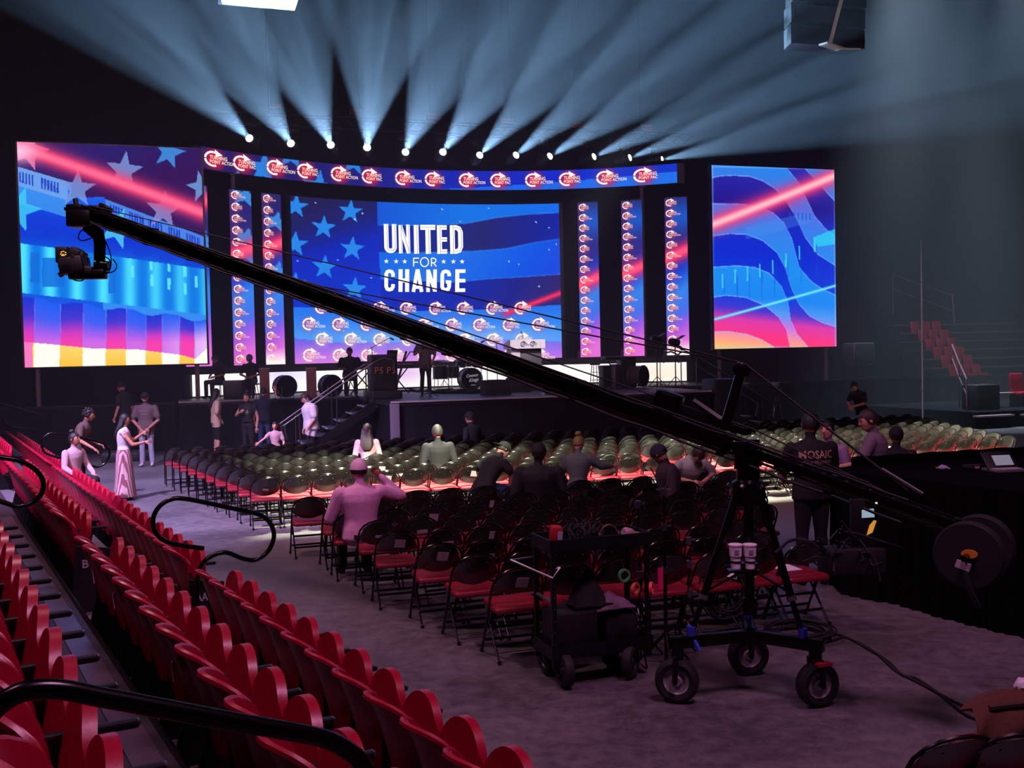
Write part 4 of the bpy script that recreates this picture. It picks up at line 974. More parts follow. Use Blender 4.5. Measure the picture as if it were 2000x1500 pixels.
def put_chair(s_, t_, label, group, paper=None, big=True, flat=.12):
    src = (CH3 if ADJ.random() < flat else CH1) if big else CH2
    loc = S(s_ + ADJ.uniform(-.012, .012), t_ + ADJ.uniform(-.02, .02) + .2, 0); rz = TH + ADJ.uniform(-.05, .05)
    if src.name not in CH_USED:
        CH_USED[src.name] = 1; c = src; c.location = loc; c.rotation_euler = (0, 0, rz); c['label'] = label; c['group'] = group
        KIDS[src.name] = list(src.children)
        for ch in KIDS[src.name]: KIDS[ch.name] = []
    else: c = dup(src, loc, rz, label, group)
    if paper is not None:
        o = bpy.data.objects.new('paper_label', PAPERS[paper]); COL.objects.link(o); o.parent = c
    CHAIRS.append((s_, t_, c)); return c
for r, (t_, a, b_) in enumerate(zip(NEAR_T, NEAR_S0, NEAR_S1)):
    n = int((b_ - a) / .468) + 1
    for k in range(n):
        if (r, k) in SKIP: continue
        put_chair(a + k * .468, t_, f'folding chair, {ORD[k + 1]} from the aisle, {ORD[r + 1]} dark row counted from the cart', 'folding chairs in the dark front block', PAP.get((r, k)), True, .62 if r < 5 else .3)
OCC = []          # places where someone sits or stands (filled by hall coordinates)
n_ind = len(CHAIRS); farlist = []
for r, t_ in enumerate(MID_T):
    a = 1.11 - .205 * (t_ - 15.93); smax = .47 * t_ + 8.2
    n = int((smax - a) / .468)
    for k in range(n):
        s_ = a + k * .468
        if 7.75 < s_ < 8.6 and r < 3: continue                  # gap behind the crane
        if r >= 6 and k >= 7 or len(CHAIRS) >= 318: farlist.append((s_, t_)); continue
        put_chair(s_, t_, f'folding chair, {ORD[k + 1]} from left end, {ORD[r + 1]} row beyond the cross aisle', 'folding chairs beyond the cross aisle', PAPM.get((r, k)), r < 2)
# the rest, too many and too small to count one by one
def far_chairs():
    vs, fs, mi = [], [], []
    src = [(c.data, 0 if c.data.materials[0] == CHM else 1 if c.data.materials[0] == CHB else 2) for c in KIDS[CH2.name]]
    V = [(np.array([tuple(v.co) for v in d.vertices]), [tuple(p.vertices) for p in d.polygons], k) for d, k in src]
    for s_, t_ in farlist:
        L = np.array(S(s_, t_ + .2, 0)); a = TH + ADJ.uniform(-.05, .05); c_, q = math.cos(a), math.sin(a); R = np.array([[c_, -q, 0], [q, c_, 0], [0, 0, 1]])
        for pv, pf, k in V:
            n = len(vs); vs.extend((pv @ R.T + L).tolist()); fs.extend([tuple(i + n for i in f) for f in pf]); mi.extend([k] * len(pf))
    me = bpy.data.meshes.new('far_folding_chairs'); me.from_pydata(vs, [], fs)
    for m_ in (CHM, CHB, VINYL): me.materials.append(m_)
    me.polygons.foreach_set('material_index', mi); me.update()
    o = bpy.data.objects.new('folding_chairs_mass', me); COL.objects.link(o); tag(o, 'rear rows of dark folding chairs near the stage, beyond the lit rows', None, None, 'stuff')
far_chairs()
print('chairs', len(CHAIRS), 'far', len(farlist))
# ---------------------------------------------------------------- tip-up arena seats on the left stand
E_ = Vector((.5, -.8660254, 0)); N_ = Vector((.8660254, .5, 0)); RZ5 = math.radians(30)
def G(q, n, z=0.): return E_ * q + N_ * n + Vector((0, 0, z))
def make_arena_seat():
    """local +x points to the floor, width along y"""
    t = thing('arena_seat', 'x', 'seat', (0, 0, 0), RZ5)
    P = []; nu, nv = 14, 7
    for i in range(nu + 1):
        x = math.sin(PI / 2 * (-1 + 2 * i / nu)); row = []
        ztop = .83 - .21 * (1 - (1 - min(1, abs(x)) ** 2.5) ** (1 / 2.5))
        for j in range(nv + 1):
            w_ = j / nv; z = .30 + (ztop - .30) * w_
            half = .160 + .06 * min(1, max(0, (w_ - .42) / .2))
            row.append((.175 * x * x * (.5 + .5 * w_) + .10 * (1 - w_) ** 1.5 - .06 * w_ ** 4, half * x, z))
        P.append(row)
    m = MB(); m.sheet(P, .016)
    m.tube([Vector(r[-1]) + Vector((-.010, 0, .004)) for r in P], .017, 6); m.build('back', RED, t)
    P = []
    for i in range(nu + 1):
        x = math.sin(PI / 2 * (-1 + 2 * i / nu)); row = []
        ztop = .805 - .2 * (1 - (1 - min(1, abs(x)) ** 2.1) ** (1 / 2.1))
        for j in range(6):
            w_ = j / 5; z = .34 + (ztop - .34) * w_
            row.append((.19 + .065 * w_ + .045 * (1 - x * x) * (.4 + .6 * math.sin(PI * w_ * .9)), .208 * x, z))
        P.append(row)
    m = MB(); m.sheet(P, -.045); m.build('seat_pan', RED, t)
    m = MB(); m.box((.28, .232, .60), (.34, .045, .03), None, .008); m.build('armrest', BLKP, t)
    m = MB(); m.box((.449, .232, .602), (.012, .04, .022), None, .004); m.build('armrest_tip', STEEL, t)
    m = MB(); m.prism([(.02, 0), (.30, 0), (.26, .3), (.34, .6), (.10, .6), (.1, .3)], .03, Matrix(((1, 0, 0, 0), (0, 0, -1, .245), (0, 1, 0, 0), (0, 0, 0, 1)))); m.build('standard', BLK, t)
    m = MB(); m.box((.19, 0, .31), (.1, .46, .05)); m.build('beam', BLK, t)
    return t
ASEAT = make_arena_seat(); FIRST = []
STICK = mat('seat_sticker', 'c9a9b4', .6)
def arena_row(rowname, n0, z, q0, q1, segname, stickers=()):
    k = 0; q = q0
    while q < q1:
        lab = f'red tip-up seat, {ORD[k + 1]} from the far end, {rowname}, {segname}'
        loc = G(q, n0, z)
        if not FIRST: FIRST.append(1); c = ASEAT; c.location = loc; c['label'] = lab; c['group'] = 'red arena seats on the left stand'; KIDS[c.name] = list(c.children); [KIDS.__setitem__(x.name, []) for x in c.children]
        else: c = dup(ASEAT, loc, RZ5, lab, 'red arena seats on the left stand')
        if k in stickers:
            b = MB(); b.box((-.012, -.06, .62), (.003, .06, .1), (0, -.08, -.35)); b.build('sticker', STICK, c)
        k += 1; q += .463
NA, NB, NC = 1.98, 1.09, .17
arena_row('front row', NA, 0, -8.55, -2.6, 'before the near handrail gap'); arena_row('front row', NA, 0, -19.1, -9.75, 'middle section'); arena_row('front row', NA, 0, -30.5, -20.0, 'by the stage')
arena_row('second row', NB, .35, -8.72, -2.4, 'before the near handrail gap', (1, 3, 7, 9)); arena_row('second row', NB, .35, -17.0, -10.1, 'middle section'); arena_row('second row', NB, .35, -29.5, -20.2, 'by the stage')
arena_row('third row', NC, .7, -8.6, -2.55, 'on the deck'); arena_row('third row', NC, .7, -12.4, -10.2, 'behind the looped rail')
# row letters on the end panels
def letters(s_, loc, rot, h):
    v, f = txt(s_); m = MB(); m.flat = True; m.add([(a * h * 1.25, b * h, 0) for a, b in v], f); return v, f, m
def end_panel(label, q, n0, z, s_):
    t = thing('row_end_panel', label, 'panel', G(q, n0, z), RZ5)
    m = MB(); m.prism([(.0, 0), (.34, 0), (.36, .55), (.05, .6)], .03, Matrix(((1, 0, 0, 0), (0, 0, -1, .0), (0, 1, 0, 0), (0, 0, 0, 1)))); m.build('panel', BLKP, t)
    v, f = txt(s_); m = MB(); m.flat = True; m.add([(.1 + a * .11, -.035, .4 + b * .075) for a, b in v], f); m.build('row_letters', mat('row_letter_white', 'a8a0b0', .6), t)
end_panel('black row end panel lettered AA under the looped rail', -9.42, NA, 0, 'AA'); end_panel('black row end panel lettered BB beside the second row', -9.9 + .1, NB, .35, 'BB')
# decks of the stand
DKM = mat('stand_deck', '2e262c', .42, bump=.1, scale=60); NOS = mat('stand_nosing', '5b5258', .28, .3); DK2 = mat('stand_deck_grey', '5c555a', .55, bump=.1, scale=40)
def deck(name, label, n0, n1, z, q0, q1, material, step=2.4, nos=True):
    d = thing(name, label, 'platform')
    q = q0; 
    while q < q1:
        e = min(q + step, q1) - .008
        m = MB(); m.prism([tuple(G(a, b)[:2]) for a, b in ((q, n0), (e, n0), (e, n1), (q, n1))], .06, z0=z - .06); m.build('deck_panel', material, d); q += step
    if nos:
        m = MB(); m.prism([tuple(G(a, b)[:2]) for a, b in ((q0, n1 - .20), (q1, n1 - .20), (q1, n1 - .06), (q0, n1 - .06))], .008, z0=z + .001); m.build('nosing_strip', NOS, d)
        m = MB(); m.tube([G(q0, n1 + .01, z - .005), G(q1, n1 + .01, z - .005)], .02, 6); m.build('nosing_edge', BLK, d)
    m = MB(); q = q0 + .3
    while q < q1:
        for n in (n0 + .1, n1 - .12): m.rod(G(q, n, 0), G(q, n, z - .05), .025, 6)
        q += 1.6
    m.build('support_leg', BLK, d)
    return d
deck('stand_platform', 'dark stand deck with a pale nosing strip under the third row', -.75, .98, .70, -14, -1.0, DKM)
deck('stand_platform', 'grey lower stand deck under the second row of red seats', 1.02, 1.88, .35, -31, -1.0, DK2, nos=False)
deck('stand_platform', 'dark upper stand deck behind the third row', -3.2, -.8, 1.05, -34, -1.0, DKM)
deck('stand_platform', 'far part of the dark stand deck near the stage', -.75, .98, .70, -34, -14.05, DKM, nos=False)
# handrails of bent black tube
RAILM = mat('black_rail_tube', '0d0b0c', .22, .4)
def at_q(x, y, q):
    d = Vector(ray(x, y)); f = d.dot(E_); return Vector(CAM) + d * (q / f)
def rail(label, q, px, r=.021, k=6):
    pts = [at_q(x, y, q) for x, y in px]
    t = thing('handrail', label, 'handrail', (0, 0, 0)); m = MB(); m.tube(smooth_path(pts, k), r, 10); m.build('rail_tube', RAILM, t); return t, pts
t, p = rail('looped black handrail in the aisle of the front row', -9.2, [(385, 1240), (385, 1150), (390, 1112), (408, 1089), (440, 1079), (475, 1091), (500, 1093), (524, 1076), (535, 1048), (528, 1022), (505, 1005), (440, 990), (360, 974), (330, 977), (309, 992), (299, 1015), (304, 1040), (325, 1058), (360, 1066), (398, 1071)])
rail('black handrail end looping beside the second row at the left edge', -9.5, [(-60, 880), (0, 893), (35, 899), (62, 912), (80, 930), (85, 950), (77, 970), (58, 984), (35, 989), (0, 979), (-60, 960)], .021)
rail('far looped black handrail next to the seated woman', -19.6, [(134, 935), (135, 915), (142, 905), (155, 902), (172, 907), (190, 912), (206, 904), (214, 888), (210, 873), (195, 864), (150, 853), (105, 846), (90, 851), (81, 862), (84, 878), (95, 888), (136, 899)], .021)
rail('thick black handrail sweeping across the lower left corner', -2.25, [(-40, 1420), (-10, 1385), (20, 1362), (60, 1348), (120, 1347), (200, 1362), (330, 1386), (460, 1410), (580, 1431), (640, 1445), (680, 1466), (705, 1490), (730, 1540)], .0215)
rail('thin pale handrail at the far left by the stage', -26, [(-40, 780), (0, 788), (82, 812)], .02); rail('second far handrail below the thin one at the left', -25, [(5, 818), (12, 828), (25, 834), (48, 837), (70, 840)], .02)
# ---------------------------------------------------------------- camera crane
CARM = mat('crane_arm_black', '0d0c0d', .28, .4); TYRE = mat('tyre_rubber', '121114', .7, bump=.3, scale=50); RIM = mat('grey_rim', '9a929a', .5, 0); BLUE = mat('blue_tape', '2a3cae', .5)
ZUP = Vector((0, 0, 1))
cr = thing('camera_crane', 'long black camera crane on a three-wheeled tripod dolly, arm rising over the chairs', 'crane', (0, 0, 0))
WH = [Vector(atz(1597, 1380, 0)), Vector(atz(1323, 1372, 0)), Vector(atz(1462, 1318, 0))]
HUB = (WH[0] + WH[1] + WH[2]) / 3 + Vector((.03, 0, 0)); ZA = .44
def wheel(parent, c, r, ax, w_=.1, rimm=None):
    q = ax.to_track_quat('Z', 'Y').to_matrix()
    m = MB(); m.lathe([(r * .58, -w_ * .4), (r * .8, -w_ * .5), (r * .96, -w_ * .36), (r, 0), (r * .96, w_ * .36), (r * .8, w_ * .5), (r * .58, w_ * .4), (r * .58, -w_ * .4)], 28, c, q); t_ = m.build('tyre', TYRE, parent)
    m = MB(); m.lathe([(.02, -w_ * .34), (r * .2, -w_ * .36), (r * .3, -w_ * .16), (r * .52, -w_ * .2), (r * .6, -w_ * .38), (r * .6, w_ * .38), (r * .52, w_ * .2), (r * .3, w_ * .16), (r * .2, w_ * .36), (.02, w_ * .34)], 20, c, q); m.build('rim', rimm or RIM, t_)
for i, (wc, ang) in enumerate(zip(WH, (.30, -.35, .1))):
    ax = Vector((math.cos(ang - PI / 2), math.sin(ang - PI / 2), 0)); c = wc + ZUP * .163; wheel(cr, c, .163, ax)
    d = (wc - HUB); d.z = 0; m = MB(); top = HUB + d * .98 + ZUP * ZA
    m.box((HUB + ZUP * ZA + top) / 2, ((top - HUB - ZUP * ZA).length + .12, .075, .085), (0, 0, math.atan2(d.y, d.x)), .008); m.build('dolly_arm', CARM, cr)
    m = MB(); m.rod(top - ZUP * .02, top - ZUP * .1, .045, 10)
    for k in (-1, 1): m.tube([top - ZUP * .09, top - ZUP * .1 + ax * k * .075, c + ax * k * .075], .022, 5)
    m.rod(c - ax * .09, c + ax * .09, .014, 8); m.build('fork', CARM, cr)
m = MB(); m.box(WH[0] + Vector((.02, -.1, .335)), (.11, .05, .02), (0, 0, .3)); m.build('brake_lever', mat('red_paint', 'a01a2c', .5), cr)
HEAD = HUB + ZUP * 1.5
FEET = [HUB + (wc - HUB) * .80 + ZUP * .49 for wc in WH]
for i, ft in enumerate(FEET):
    d = Vector((ft.x - HUB.x, ft.y - HUB.y, 0)).normalized(); a = HEAD + d * .09; mid = a.lerp(ft, .74)
    m = MB(); m.rod(a, mid, .030, 12); m.rod(mid, ft, .021, 12); lg = m.build('tripod_leg', CARM, cr)
    m = MB(); u_ = (ft - a).normalized(); m.rod(mid - u_ * .02, mid + u_ * .015, .036, 12); m.build('leg_collar', STEEL, lg)
    m = MB(); m.rod(HUB + ZUP * .93 + d * .03, a.lerp(ft, .70), .011, 6); m.build('spreader', CARM, cr)
    m = MB(); m.rod(ft + ZUP * .06, ft - ZUP * .05, .034, 8); m.rod(ft, ft - ZUP * .11 + Vector((.05, -.05, 0)), .02, 6); m.build('strap', BLUE, lg)
m = MB(); m.rod(HUB + ZUP * .62, HEAD, .036, 14); m.lathe([(.06, .9), (.065, .94), (.06, .98)], 12, HUB); m.lathe([(.055, .6), (.06, .66), (.05, .72)], 12, HUB); m.build('centre_column', CARM, cr)
m = MB(); m.lathe([(.12, -.08), (.13, -.02), (.12, .08), (.085, .1), (.085, .22)], 16, HEAD); m.build('tripod_head', CARM, cr)
m = MB()
for k in range(6): a = k * PI / 3; m.rod(HEAD + Vector((.125 * math.cos(a), .125 * math.sin(a), .05)), HEAD + Vector((.15 * math.cos(a), .15 * math.sin(a), .07)), .014, 6)
m.build('clamp_knob', STEEL, cr)
PV = Vector((HUB.x, HUB.y, 0)); PV.z = (atd(1450, 880, ((np.array(HUB) - CAM) @ CF)))[2]
TIP = Vector(atd(172, 417, 12.6)); AD = (PV - TIP).normalized()
best = min((abs((lambda v: 1000 + FPX * (v @ CR) / (v @ CF))(np.array(PV + AD * k) - CAM) - 1868), k) for k in np.linspace(.6, 4, 200))[1]
REAR = PV + AD * best
SIDE = AD.cross(ZUP).normalized(); UPA = SIDE.cross(AD).normalized()
RA = Matrix((AD, SIDE, UPA)).transposed()
L_ = (REAR - TIP).length
# arm: bolted box sections with rails top and bottom
cuts = [0, .13, .28, .43, .58, .71, .84, .92, 1.0]
for a, b in zip(cuts, cuts[1:]):
    p, q = TIP.lerp(REAR, a), TIP.lerp(REAR, b); f = (a + b) / 2; h = .15 - .05 * f if f < .78 else .075; wd = .78 if f < .78 else .55
    m = MB(); m.box((p + q) / 2, ((q - p).length - .01, .10 * wd, h * .62), RA)
    for s1, s2 in ((-1, -1), (-1, 1), (1, -1), (1, 1)): m.rod(p + SIDE * s1 * .06 + UPA * s2 * h / 2, q + SIDE * s1 * .06 + UPA * s2 * h / 2, .018 * wd, 6)
    for j in range(5):
        c = p.lerp(q, (j + .5) / 5); m.box(c, (.03, .13 * wd, h), RA)
    sec = m.build('arm_section', CARM, cr)
    m = MB(); m.box(q, (.035, .16 * wd, h + .06 * wd), RA)
    for s1 in (-1, 1): m.rod(q + SIDE * s1 * .075 + UPA * (-h / 2 - .02) - AD * .03, q + SIDE * s1 * .075 + UPA * (-h / 2 - .02) + AD * .03, .012, 6)
    m.build('flange', CARM, sec)
m = MB()
for s1 in (-1, 1): m.tube([PV + SIDE * s1 * .1 - ZUP * .12, PV + SIDE * s1 * .1 + ZUP * .08], [.06, .05], 4)
m.rod(PV - SIDE * .16, PV + SIDE * .16, .035, 12); m.rod(HEAD + ZUP * .2, PV - ZUP * .1, .06, 12); m.build('pivot_yoke', CARM, cr)
m = MB(); m.box(PV - AD * .72 + UPA * .16, (.2, .14, .14), RA, .02); m.box(PV - AD * .2 + UPA * .14, (.34, .12, .05), RA); m.build('tilt_drive', CARM, cr)
mb_ = PV - AD * .22 + UPA * .1; mt = Vector(atd(1449, 722, (np.array(PV) - CAM) @ CF))
m = MB(); m.rod(mb_, mb_.lerp(mt, .94), .040, 10); ms = m.build('mast', CARM, cr)
m = MB(); m.lathe([(.05, -.03), (.062, -.02), (.05, 0), (.062, .02), (.05, .03)], 16, mt, SIDE.to_track_quat('Z', 'Y').to_matrix()); m.rod(mb_.lerp(mt, .9), mt, .02, 8); m.build('pulley', CARM, ms)
m = MB(); m.rod(mb_.lerp(mt, .02), PV - AD * .75 + UPA * .12, .012, 6); m.rod(mb_ + UPA * .05, mb_ - AD * .3 + UPA * .13, .02, 4); m.build('mast_brace', CARM, ms)
def guy(name, pts, r=.006): m = MB(); m.tube(pts, r, 5); return m.build(name, BLKR, cr)
top_ = mt + UPA * .05
guy('guy_cable', [TIP + UPA * .1, top_], .0065)
guy('guy_cable', [TIP.lerp(REAR, .40) + UPA * .1, top_], .0065)
guy('guy_cable', [top_, REAR - AD * .35 + UPA * .12], .009)
guy('guy_cable', [TIP.lerp(REAR, .32) + UPA * .08, TIP.lerp(REAR, .5) + UPA * .14, PV + UPA * .17, REAR - AD * .5 + UPA * .06], .006)
guy('guy_cable', [TIP.lerp(REAR, .1) + UPA * .08, TIP.lerp(REAR, .5) + UPA * .11 + SIDE * .05, PV + UPA * .10 + SIDE * .1, PV + AD * .9 + UPA * .08], .007)
m = MB(); m.rod(REAR - AD * .55 + UPA * .2, REAR - AD * .25 + UPA * .13, .012, 6); m.build('turnbuckle', STEEL, cr)
pts = [TIP.lerp(REAR, f) + UPA * (-.085 + .006 * math.sin(f * 90)) + SIDE * .07 for f in np.linspace(.02, .97, 60)]
guy('arm_cable', pts, .010); guy('arm_cable', [p + UPA * .155 - SIDE * .02 for p in pts], .009)
for f in (.05, .12, .2, .33, .4, .52, .57, .68): m = MB(); m.box(TIP.lerp(REAR, f) - UPA * .09, (.05, .04, .05), RA); m.build('cable_clip', BLKR, cr)
# counterweights
q = SIDE.to_track_quat('Z', 'Y').to_matrix()
CWC = Vector(atd(1903, 1076, (np.array(REAR) - CAM) @ CF))
for k, off in enumerate((-.2, -.15, .12, .17)):
    m = MB(); m.lathe([(.03, -.02), (.205, -.022), (.215, -.01), (.215, .01), (.205, .022), (.03, .02)], 32, CWC + SIDE * off, q); m.build('weight_disc', mat('weight_black', '0c0a0c', .75), cr)
m = MB(); m.rod(CWC - SIDE * .3, CWC + SIDE * .3, .02, 10); m.box((CWC + REAR) / 2, ((CWC - REAR).length + .1, .08, .1), RA); m.build('weight_bar', CARM, cr)
sgn = -1 if (np.array(SIDE) @ CF) > 0 else 1
m = MB(); m.box(CWC + SIDE * sgn * .23 + UPA * -.06, (.09, .012, .05), RA); m.build('label_plate', mat('pale_label', 'b8a8b4', .6), cr)
m = MB(); m.lathe([(.02, 0), (.05, .0), (.05, .012), (.02, .012)], 14, CWC + SIDE * sgn * .20 + UPA * .02 + AD * .01, q, (1, .55, 1)); m.build('orange_sticker', mat('orange_sticker', 'd98a24', .6), cr)
m = MB(); m.tube(smooth_path([CWC + SIDE * sgn * .25 - ZUP * .1, CWC + SIDE * sgn * .26 - ZUP * .2 + Vector((.03, 0, 0)), CWC + SIDE * sgn * .24 - ZUP * .32 + Vector((.08, 0, 0))], 5), .018, 6); m.build('safety_strap', BLKR, cr)
# remote head at the tip
dT = 12.6
def tp(x, y, dd=0.): return Vector(atd(x, y, dT + dd))
m = MB(); m.box(tp(160, 428), (.30, .26, .2), None, .02); m.box(tp(150, 408), (.2, .2, .1), None, .02); m.box(tp(178, 409), (.26, .16, .08), None, .015); m.box(tp(206, 408), (.16, .12, .09), (0, .5, 0), .015)
m.rod(tp(150, 405), tp(147, 388), .03, 6); m.rod(tp(150, 407), tp(126, 408), .022, 6); m.build('tip_bracket', CARM, cr)
m = MB(); m.tube([tp(168, 440), tp(192, 458), tp(195, 475), tp(194, 535)], [.075, .085, .075, .07], 4, up=(0, 1, 0)); m.box(tp(172, 536), (.45, .14, .12), None, .02); m.rod(tp(186, 516), tp(212, 520), .06, 10); hd = m.build('head_frame', CARM, cr)
m = MB(); m.box(tp(146, 519), (.30, .3, .2), (0, -.15, 0), .03); m.box(tp(127, 499), (.15, .24, .2), None, .02); m.box(tp(128, 514), (.12, .2, .14), None, .02); m.box(tp(149, 496), (.13, .2, .14), (0, .55, 0), .02); m.box(tp(157, 507), (.1, .16, .2), (0, .35, 0), .02); m.box(tp(168, 528), (.22, .2, .1), (0, .1, 0), .02); m.rod(tp(146, 512, -.05), tp(141, 512, .45), .08, 12); m.rod(tp(136, 527), tp(118, 540), .018, 6); m.rod(tp(118, 540), tp(114, 533), .014, 6)
[m.box(tp(rng.uniform(128, 172), rng.uniform(498, 538), rng.uniform(-.16, .1)), (rng.uniform(.03, .09), .06, rng.uniform(.03, .08)), (0, rng.uniform(-1, 1), 0), .006) for _ in range(24)]; cb = m.build('camera_body', BLKP, cr)
m = MB(); m.box(tp(124, 494, -.20), (.09, .01, .075)); m.build('monitor_back', BLK, cb)
m = MB()
for (x, y) in ((120, 492), (124, 491), (128, 493), (119, 496), (123, 497), (128, 497), (125, 499), (121, 499)): m.box(tp(x, y, -.21), (.018, .006, .012))
m.build('tally_lights', emit('amber_tally', 'f0b45a', 1.1), cb)
def loop(pts, r=.008): m = MB(); m.tube(smooth_path([tp(*p) for p in pts], 5), r, 6); m.build('head_cable', BLKR, cr)
loop([(180, 442), (160, 450), (153, 463), (160, 470), (180, 464), (190, 452)]); loop([(196, 455), (210, 480), (217, 505), (214, 528), (200, 537)]); loop([(203, 500), (214, 508), (214, 524), (200, 530)]); loop([(200, 535), (222, 530), (228, 518), (220, 506)]); loop([(130, 525), (142, 545), (160, 548), (168, 538)]); loop([(128, 528), (116, 540), (120, 532), (130, 524)])
# control monitor and electronics hung from the rear arm
dm = (np.array(PV + AD * .95) - CAM) @ CF
def mp(x, y, dd=0.): return Vector(atd(x, y, dm + dd))
m = MB(); m.rod(mp(1690, 950), mp(1690, 985), .022, 6); m.rod(mp(1690, 1080), mp(1672, 1090), .02, 6); m.build('monitor_bracket', CARM, cr)
m = MB(); m.box(mp(1690, 1030), (.20, .06, .40), (0, 0, -.1), .012); mo = m.build('control_monitor', BLKP, cr)
def mq(a, b): return mp(1690, 1030) + Matrix.Rotation(-.1, 3, 'Z') @ Vector((a, -.033, b))
def tile(name, pts, col, st=1.): m = MB(); m.flat = True; m.add([mq(*p) for p in pts], [tuple(range(len(pts)))]); m.build(name, emit(name + '_light', col, st), mo)
tile('screen_menu', [(-.03, .07), (.055, .075), (.05, .135), (-.03, .125)], '9fb6c8', .8); tile('screen_picture', [(.0, -.05), (.04, -.03), (.068, .05), (.05, .055), (.02, .02)], 'e0983c', .8); tile('status_lamp', [(.06, .165), (.075, .165), (.075, .178), (.06, .178)], 'f4f0ff', 1.)
m = MB(); m.box(mp(1664, 1092), (.40, .2, .17), (0, 0, .1), .012); m.build('control_box', mat('control_box_black', '181416', .6), cr)
m = MB()
for k in range(22):
    p0 = mp(rng.uniform(1610, 1700), rng.uniform(1050, 1095), rng.uniform(-.12, .1)); m.tube(smooth_path([p0, p0 + Vector((rng.normal() * .06, rng.normal() * .05, rng.normal() * .05)), p0 + Vector((rng.normal() * .12, rng.normal() * .08, rng.normal() * .08 - .02))], 4), .007, 5)
m.tube(smooth_path([mp(1515, 1080), mp(1545, 1055), mp(1580, 1058), mp(1605, 1075), mp(1625, 1085)], 5), .012, 6); m.build('control_wiring', BLKR, cr)['kind'] = 'stuff'
m = MB(); m.rod(mp(1690, 1040, .15), PV + AD * .9, .02, 6); m.build('monitor_arm', CARM, cr)
# cups in a holder on the column
for k, x in ((-1, 1437), (1, 1465)):
    c = Vector(atd(x, 1110, (np.array(HUB) - CAM) @ CF - .12))
    t = thing('paper_cup', 'white drinks cup in the crane holder, ' + ('left' if k < 0 else 'right') + ' of the pair', 'cup', c, 0, 'white cups in the crane cup holder')
    m = MB(); m.lathe([(.034, 0), (.036, .09), (.044, .092), (.048, .165), (.052, .168), (.052, .178), (.046, .18)], 20); m.build('cup', mat('white_cup', 'f0e2ea', .5), t); m = MB(); m.box((0, -.0475, .128), (.03, .004, .03)); m.build('printed_mark', mat('grey_print', '8a7a88', .7), t)
c = Vector(atd(1451, 1112, (np.array(HUB) - CAM) @ CF - .12)); m = MB(); m.box(c - ZUP * .008, (.22, .1, .016)); m.rod(c, c + Vector((0, .13, .02)), .014, 6)
for x in (1437, 1465): m.lathe([(.041, 0), (.043, .012), (.041, .012)], 16, Vector(atd(x, 1098, (np.array(HUB) - CAM) @ CF - .12)))
m.build('cup_holder', CARM, cr)
# floor cables
for i, px in enumerate((((1540, 1248), (1600, 1238), (1640, 1240), (1690, 1262), (1720, 1283), (1750, 1310), (1800, 1336), (1840, 1358), (1880, 1378), (1930, 1400)), ((1560, 1252), (1620, 1252), (1652, 1245), (1700, 1270), (1735, 1292), (1762, 1318), (1790, 1325), (1830, 1352), (1880, 1392), (1920, 1410)))):
    m = MB(); m.tube(smooth_path([atz(x, y, .012) for x, y in px], 6), .011, 6); tag(m.build('floor_cable', BLKR), ('black cable running from the coil over the floor, upper strand' if i == 0 else 'second black cable on the floor, looping below the first'), 'cable', 'cables on the floor by the crane')
m = MB(); c0 = atz(1560, 1243, .0)
for k in range(11): r = .2 + .012 * k * (1 if k % 2 else .6); m.tube([c0 + Vector((r * math.cos(a) * 1.0 + .02 * math.sin(k), r * math.sin(a) + .02 * math.cos(k), .012 + .007 * k + .006 * math.sin(3 * a + k))) for a in np.linspace(0, 2 * PI, 28)], .009, 5)
tag(m.build('cable_coil', BLKR), 'flat coil of black cable on the floor behind the crane dolly', 'cable')
c0 = atz(1418, 1240, 0) + ZUP * .43
t = thing('cable_reel', 'upright coil of black cable hung on the crane dolly', 'cable', c0)
m = MB()
for k in range(12): r = .2 + .009 * k; m.tube([Vector((.03 * math.sin(k * 2.1), 0, 0)) + Vector((r * .72 * math.cos(a), .05 * math.sin(a * 2 + k), r * math.sin(a))) for a in np.linspace(0, 2 * PI, 26)], .008, 5)
m.build('coil', BLKR, t); m = MB(); m.tube(smooth_path([(.05, -.05, -.25), (.1, -.1, -.33), (.2, -.1, -.40), (.33, -.1, -.36)], 4), .01, 5); m.build('loose_end', BLKR, t)

# ---------------------------------------------------------------- equipment cart
ct = thing('equipment_cart', 'black two-tier equipment cart with rubber wheels in front of the chairs', 'cart', (0, 0, 0))
ca, cb_, cc_, cdd = [Vector(atz(x, y, 0)) for x, y in ((1110, 1345), (1066, 1322), (1242, 1326), (1200, 1305))]
CU_ = (cc_ - ca).normalized(); CV_ = Vector((-CU_.y, CU_.x, 0)); CW, CD = .80, .36; C0 = ca + CU_ * -.09 + CV_ * .04
def cp(a, b, z): return C0 + CU_ * a + CV_ * b + ZUP * z
rzc = math.atan2(CU_.y, CU_.x)
FR = mat('cart_frame_black', '0f0d10', .45, .3)
for a, b in ((0, 0), (CW, 0), (0, CD), (CW, CD)):
    m = MB(); m.box(cp(a, b, .62), (.035, .035, .92), (0, 0, rzc)); po = m.build('post', FR, ct)
    m = MB()
    for k in range(9): m.ball(cp(a, b, .25 + k * .09) - CV_ * .019, .005, 5, 3)
    m.build('post_bolts', STEEL, po)['kind'] = 'stuff'
    a2 = .08 if a == 0 else CW - .16; wheel(ct, cp(a2, b, .132), .132, (CU_ if a == 0 else (CU_ * .72 - CV_ * .7)).normalized(), .085, mat('cart_rim_black', '17151a', .4))
    m = MB(); m.rod(cp(a2, b, .26), cp(a2, b, .13), .024, 6); m.build('caster_fork', FR, ct)
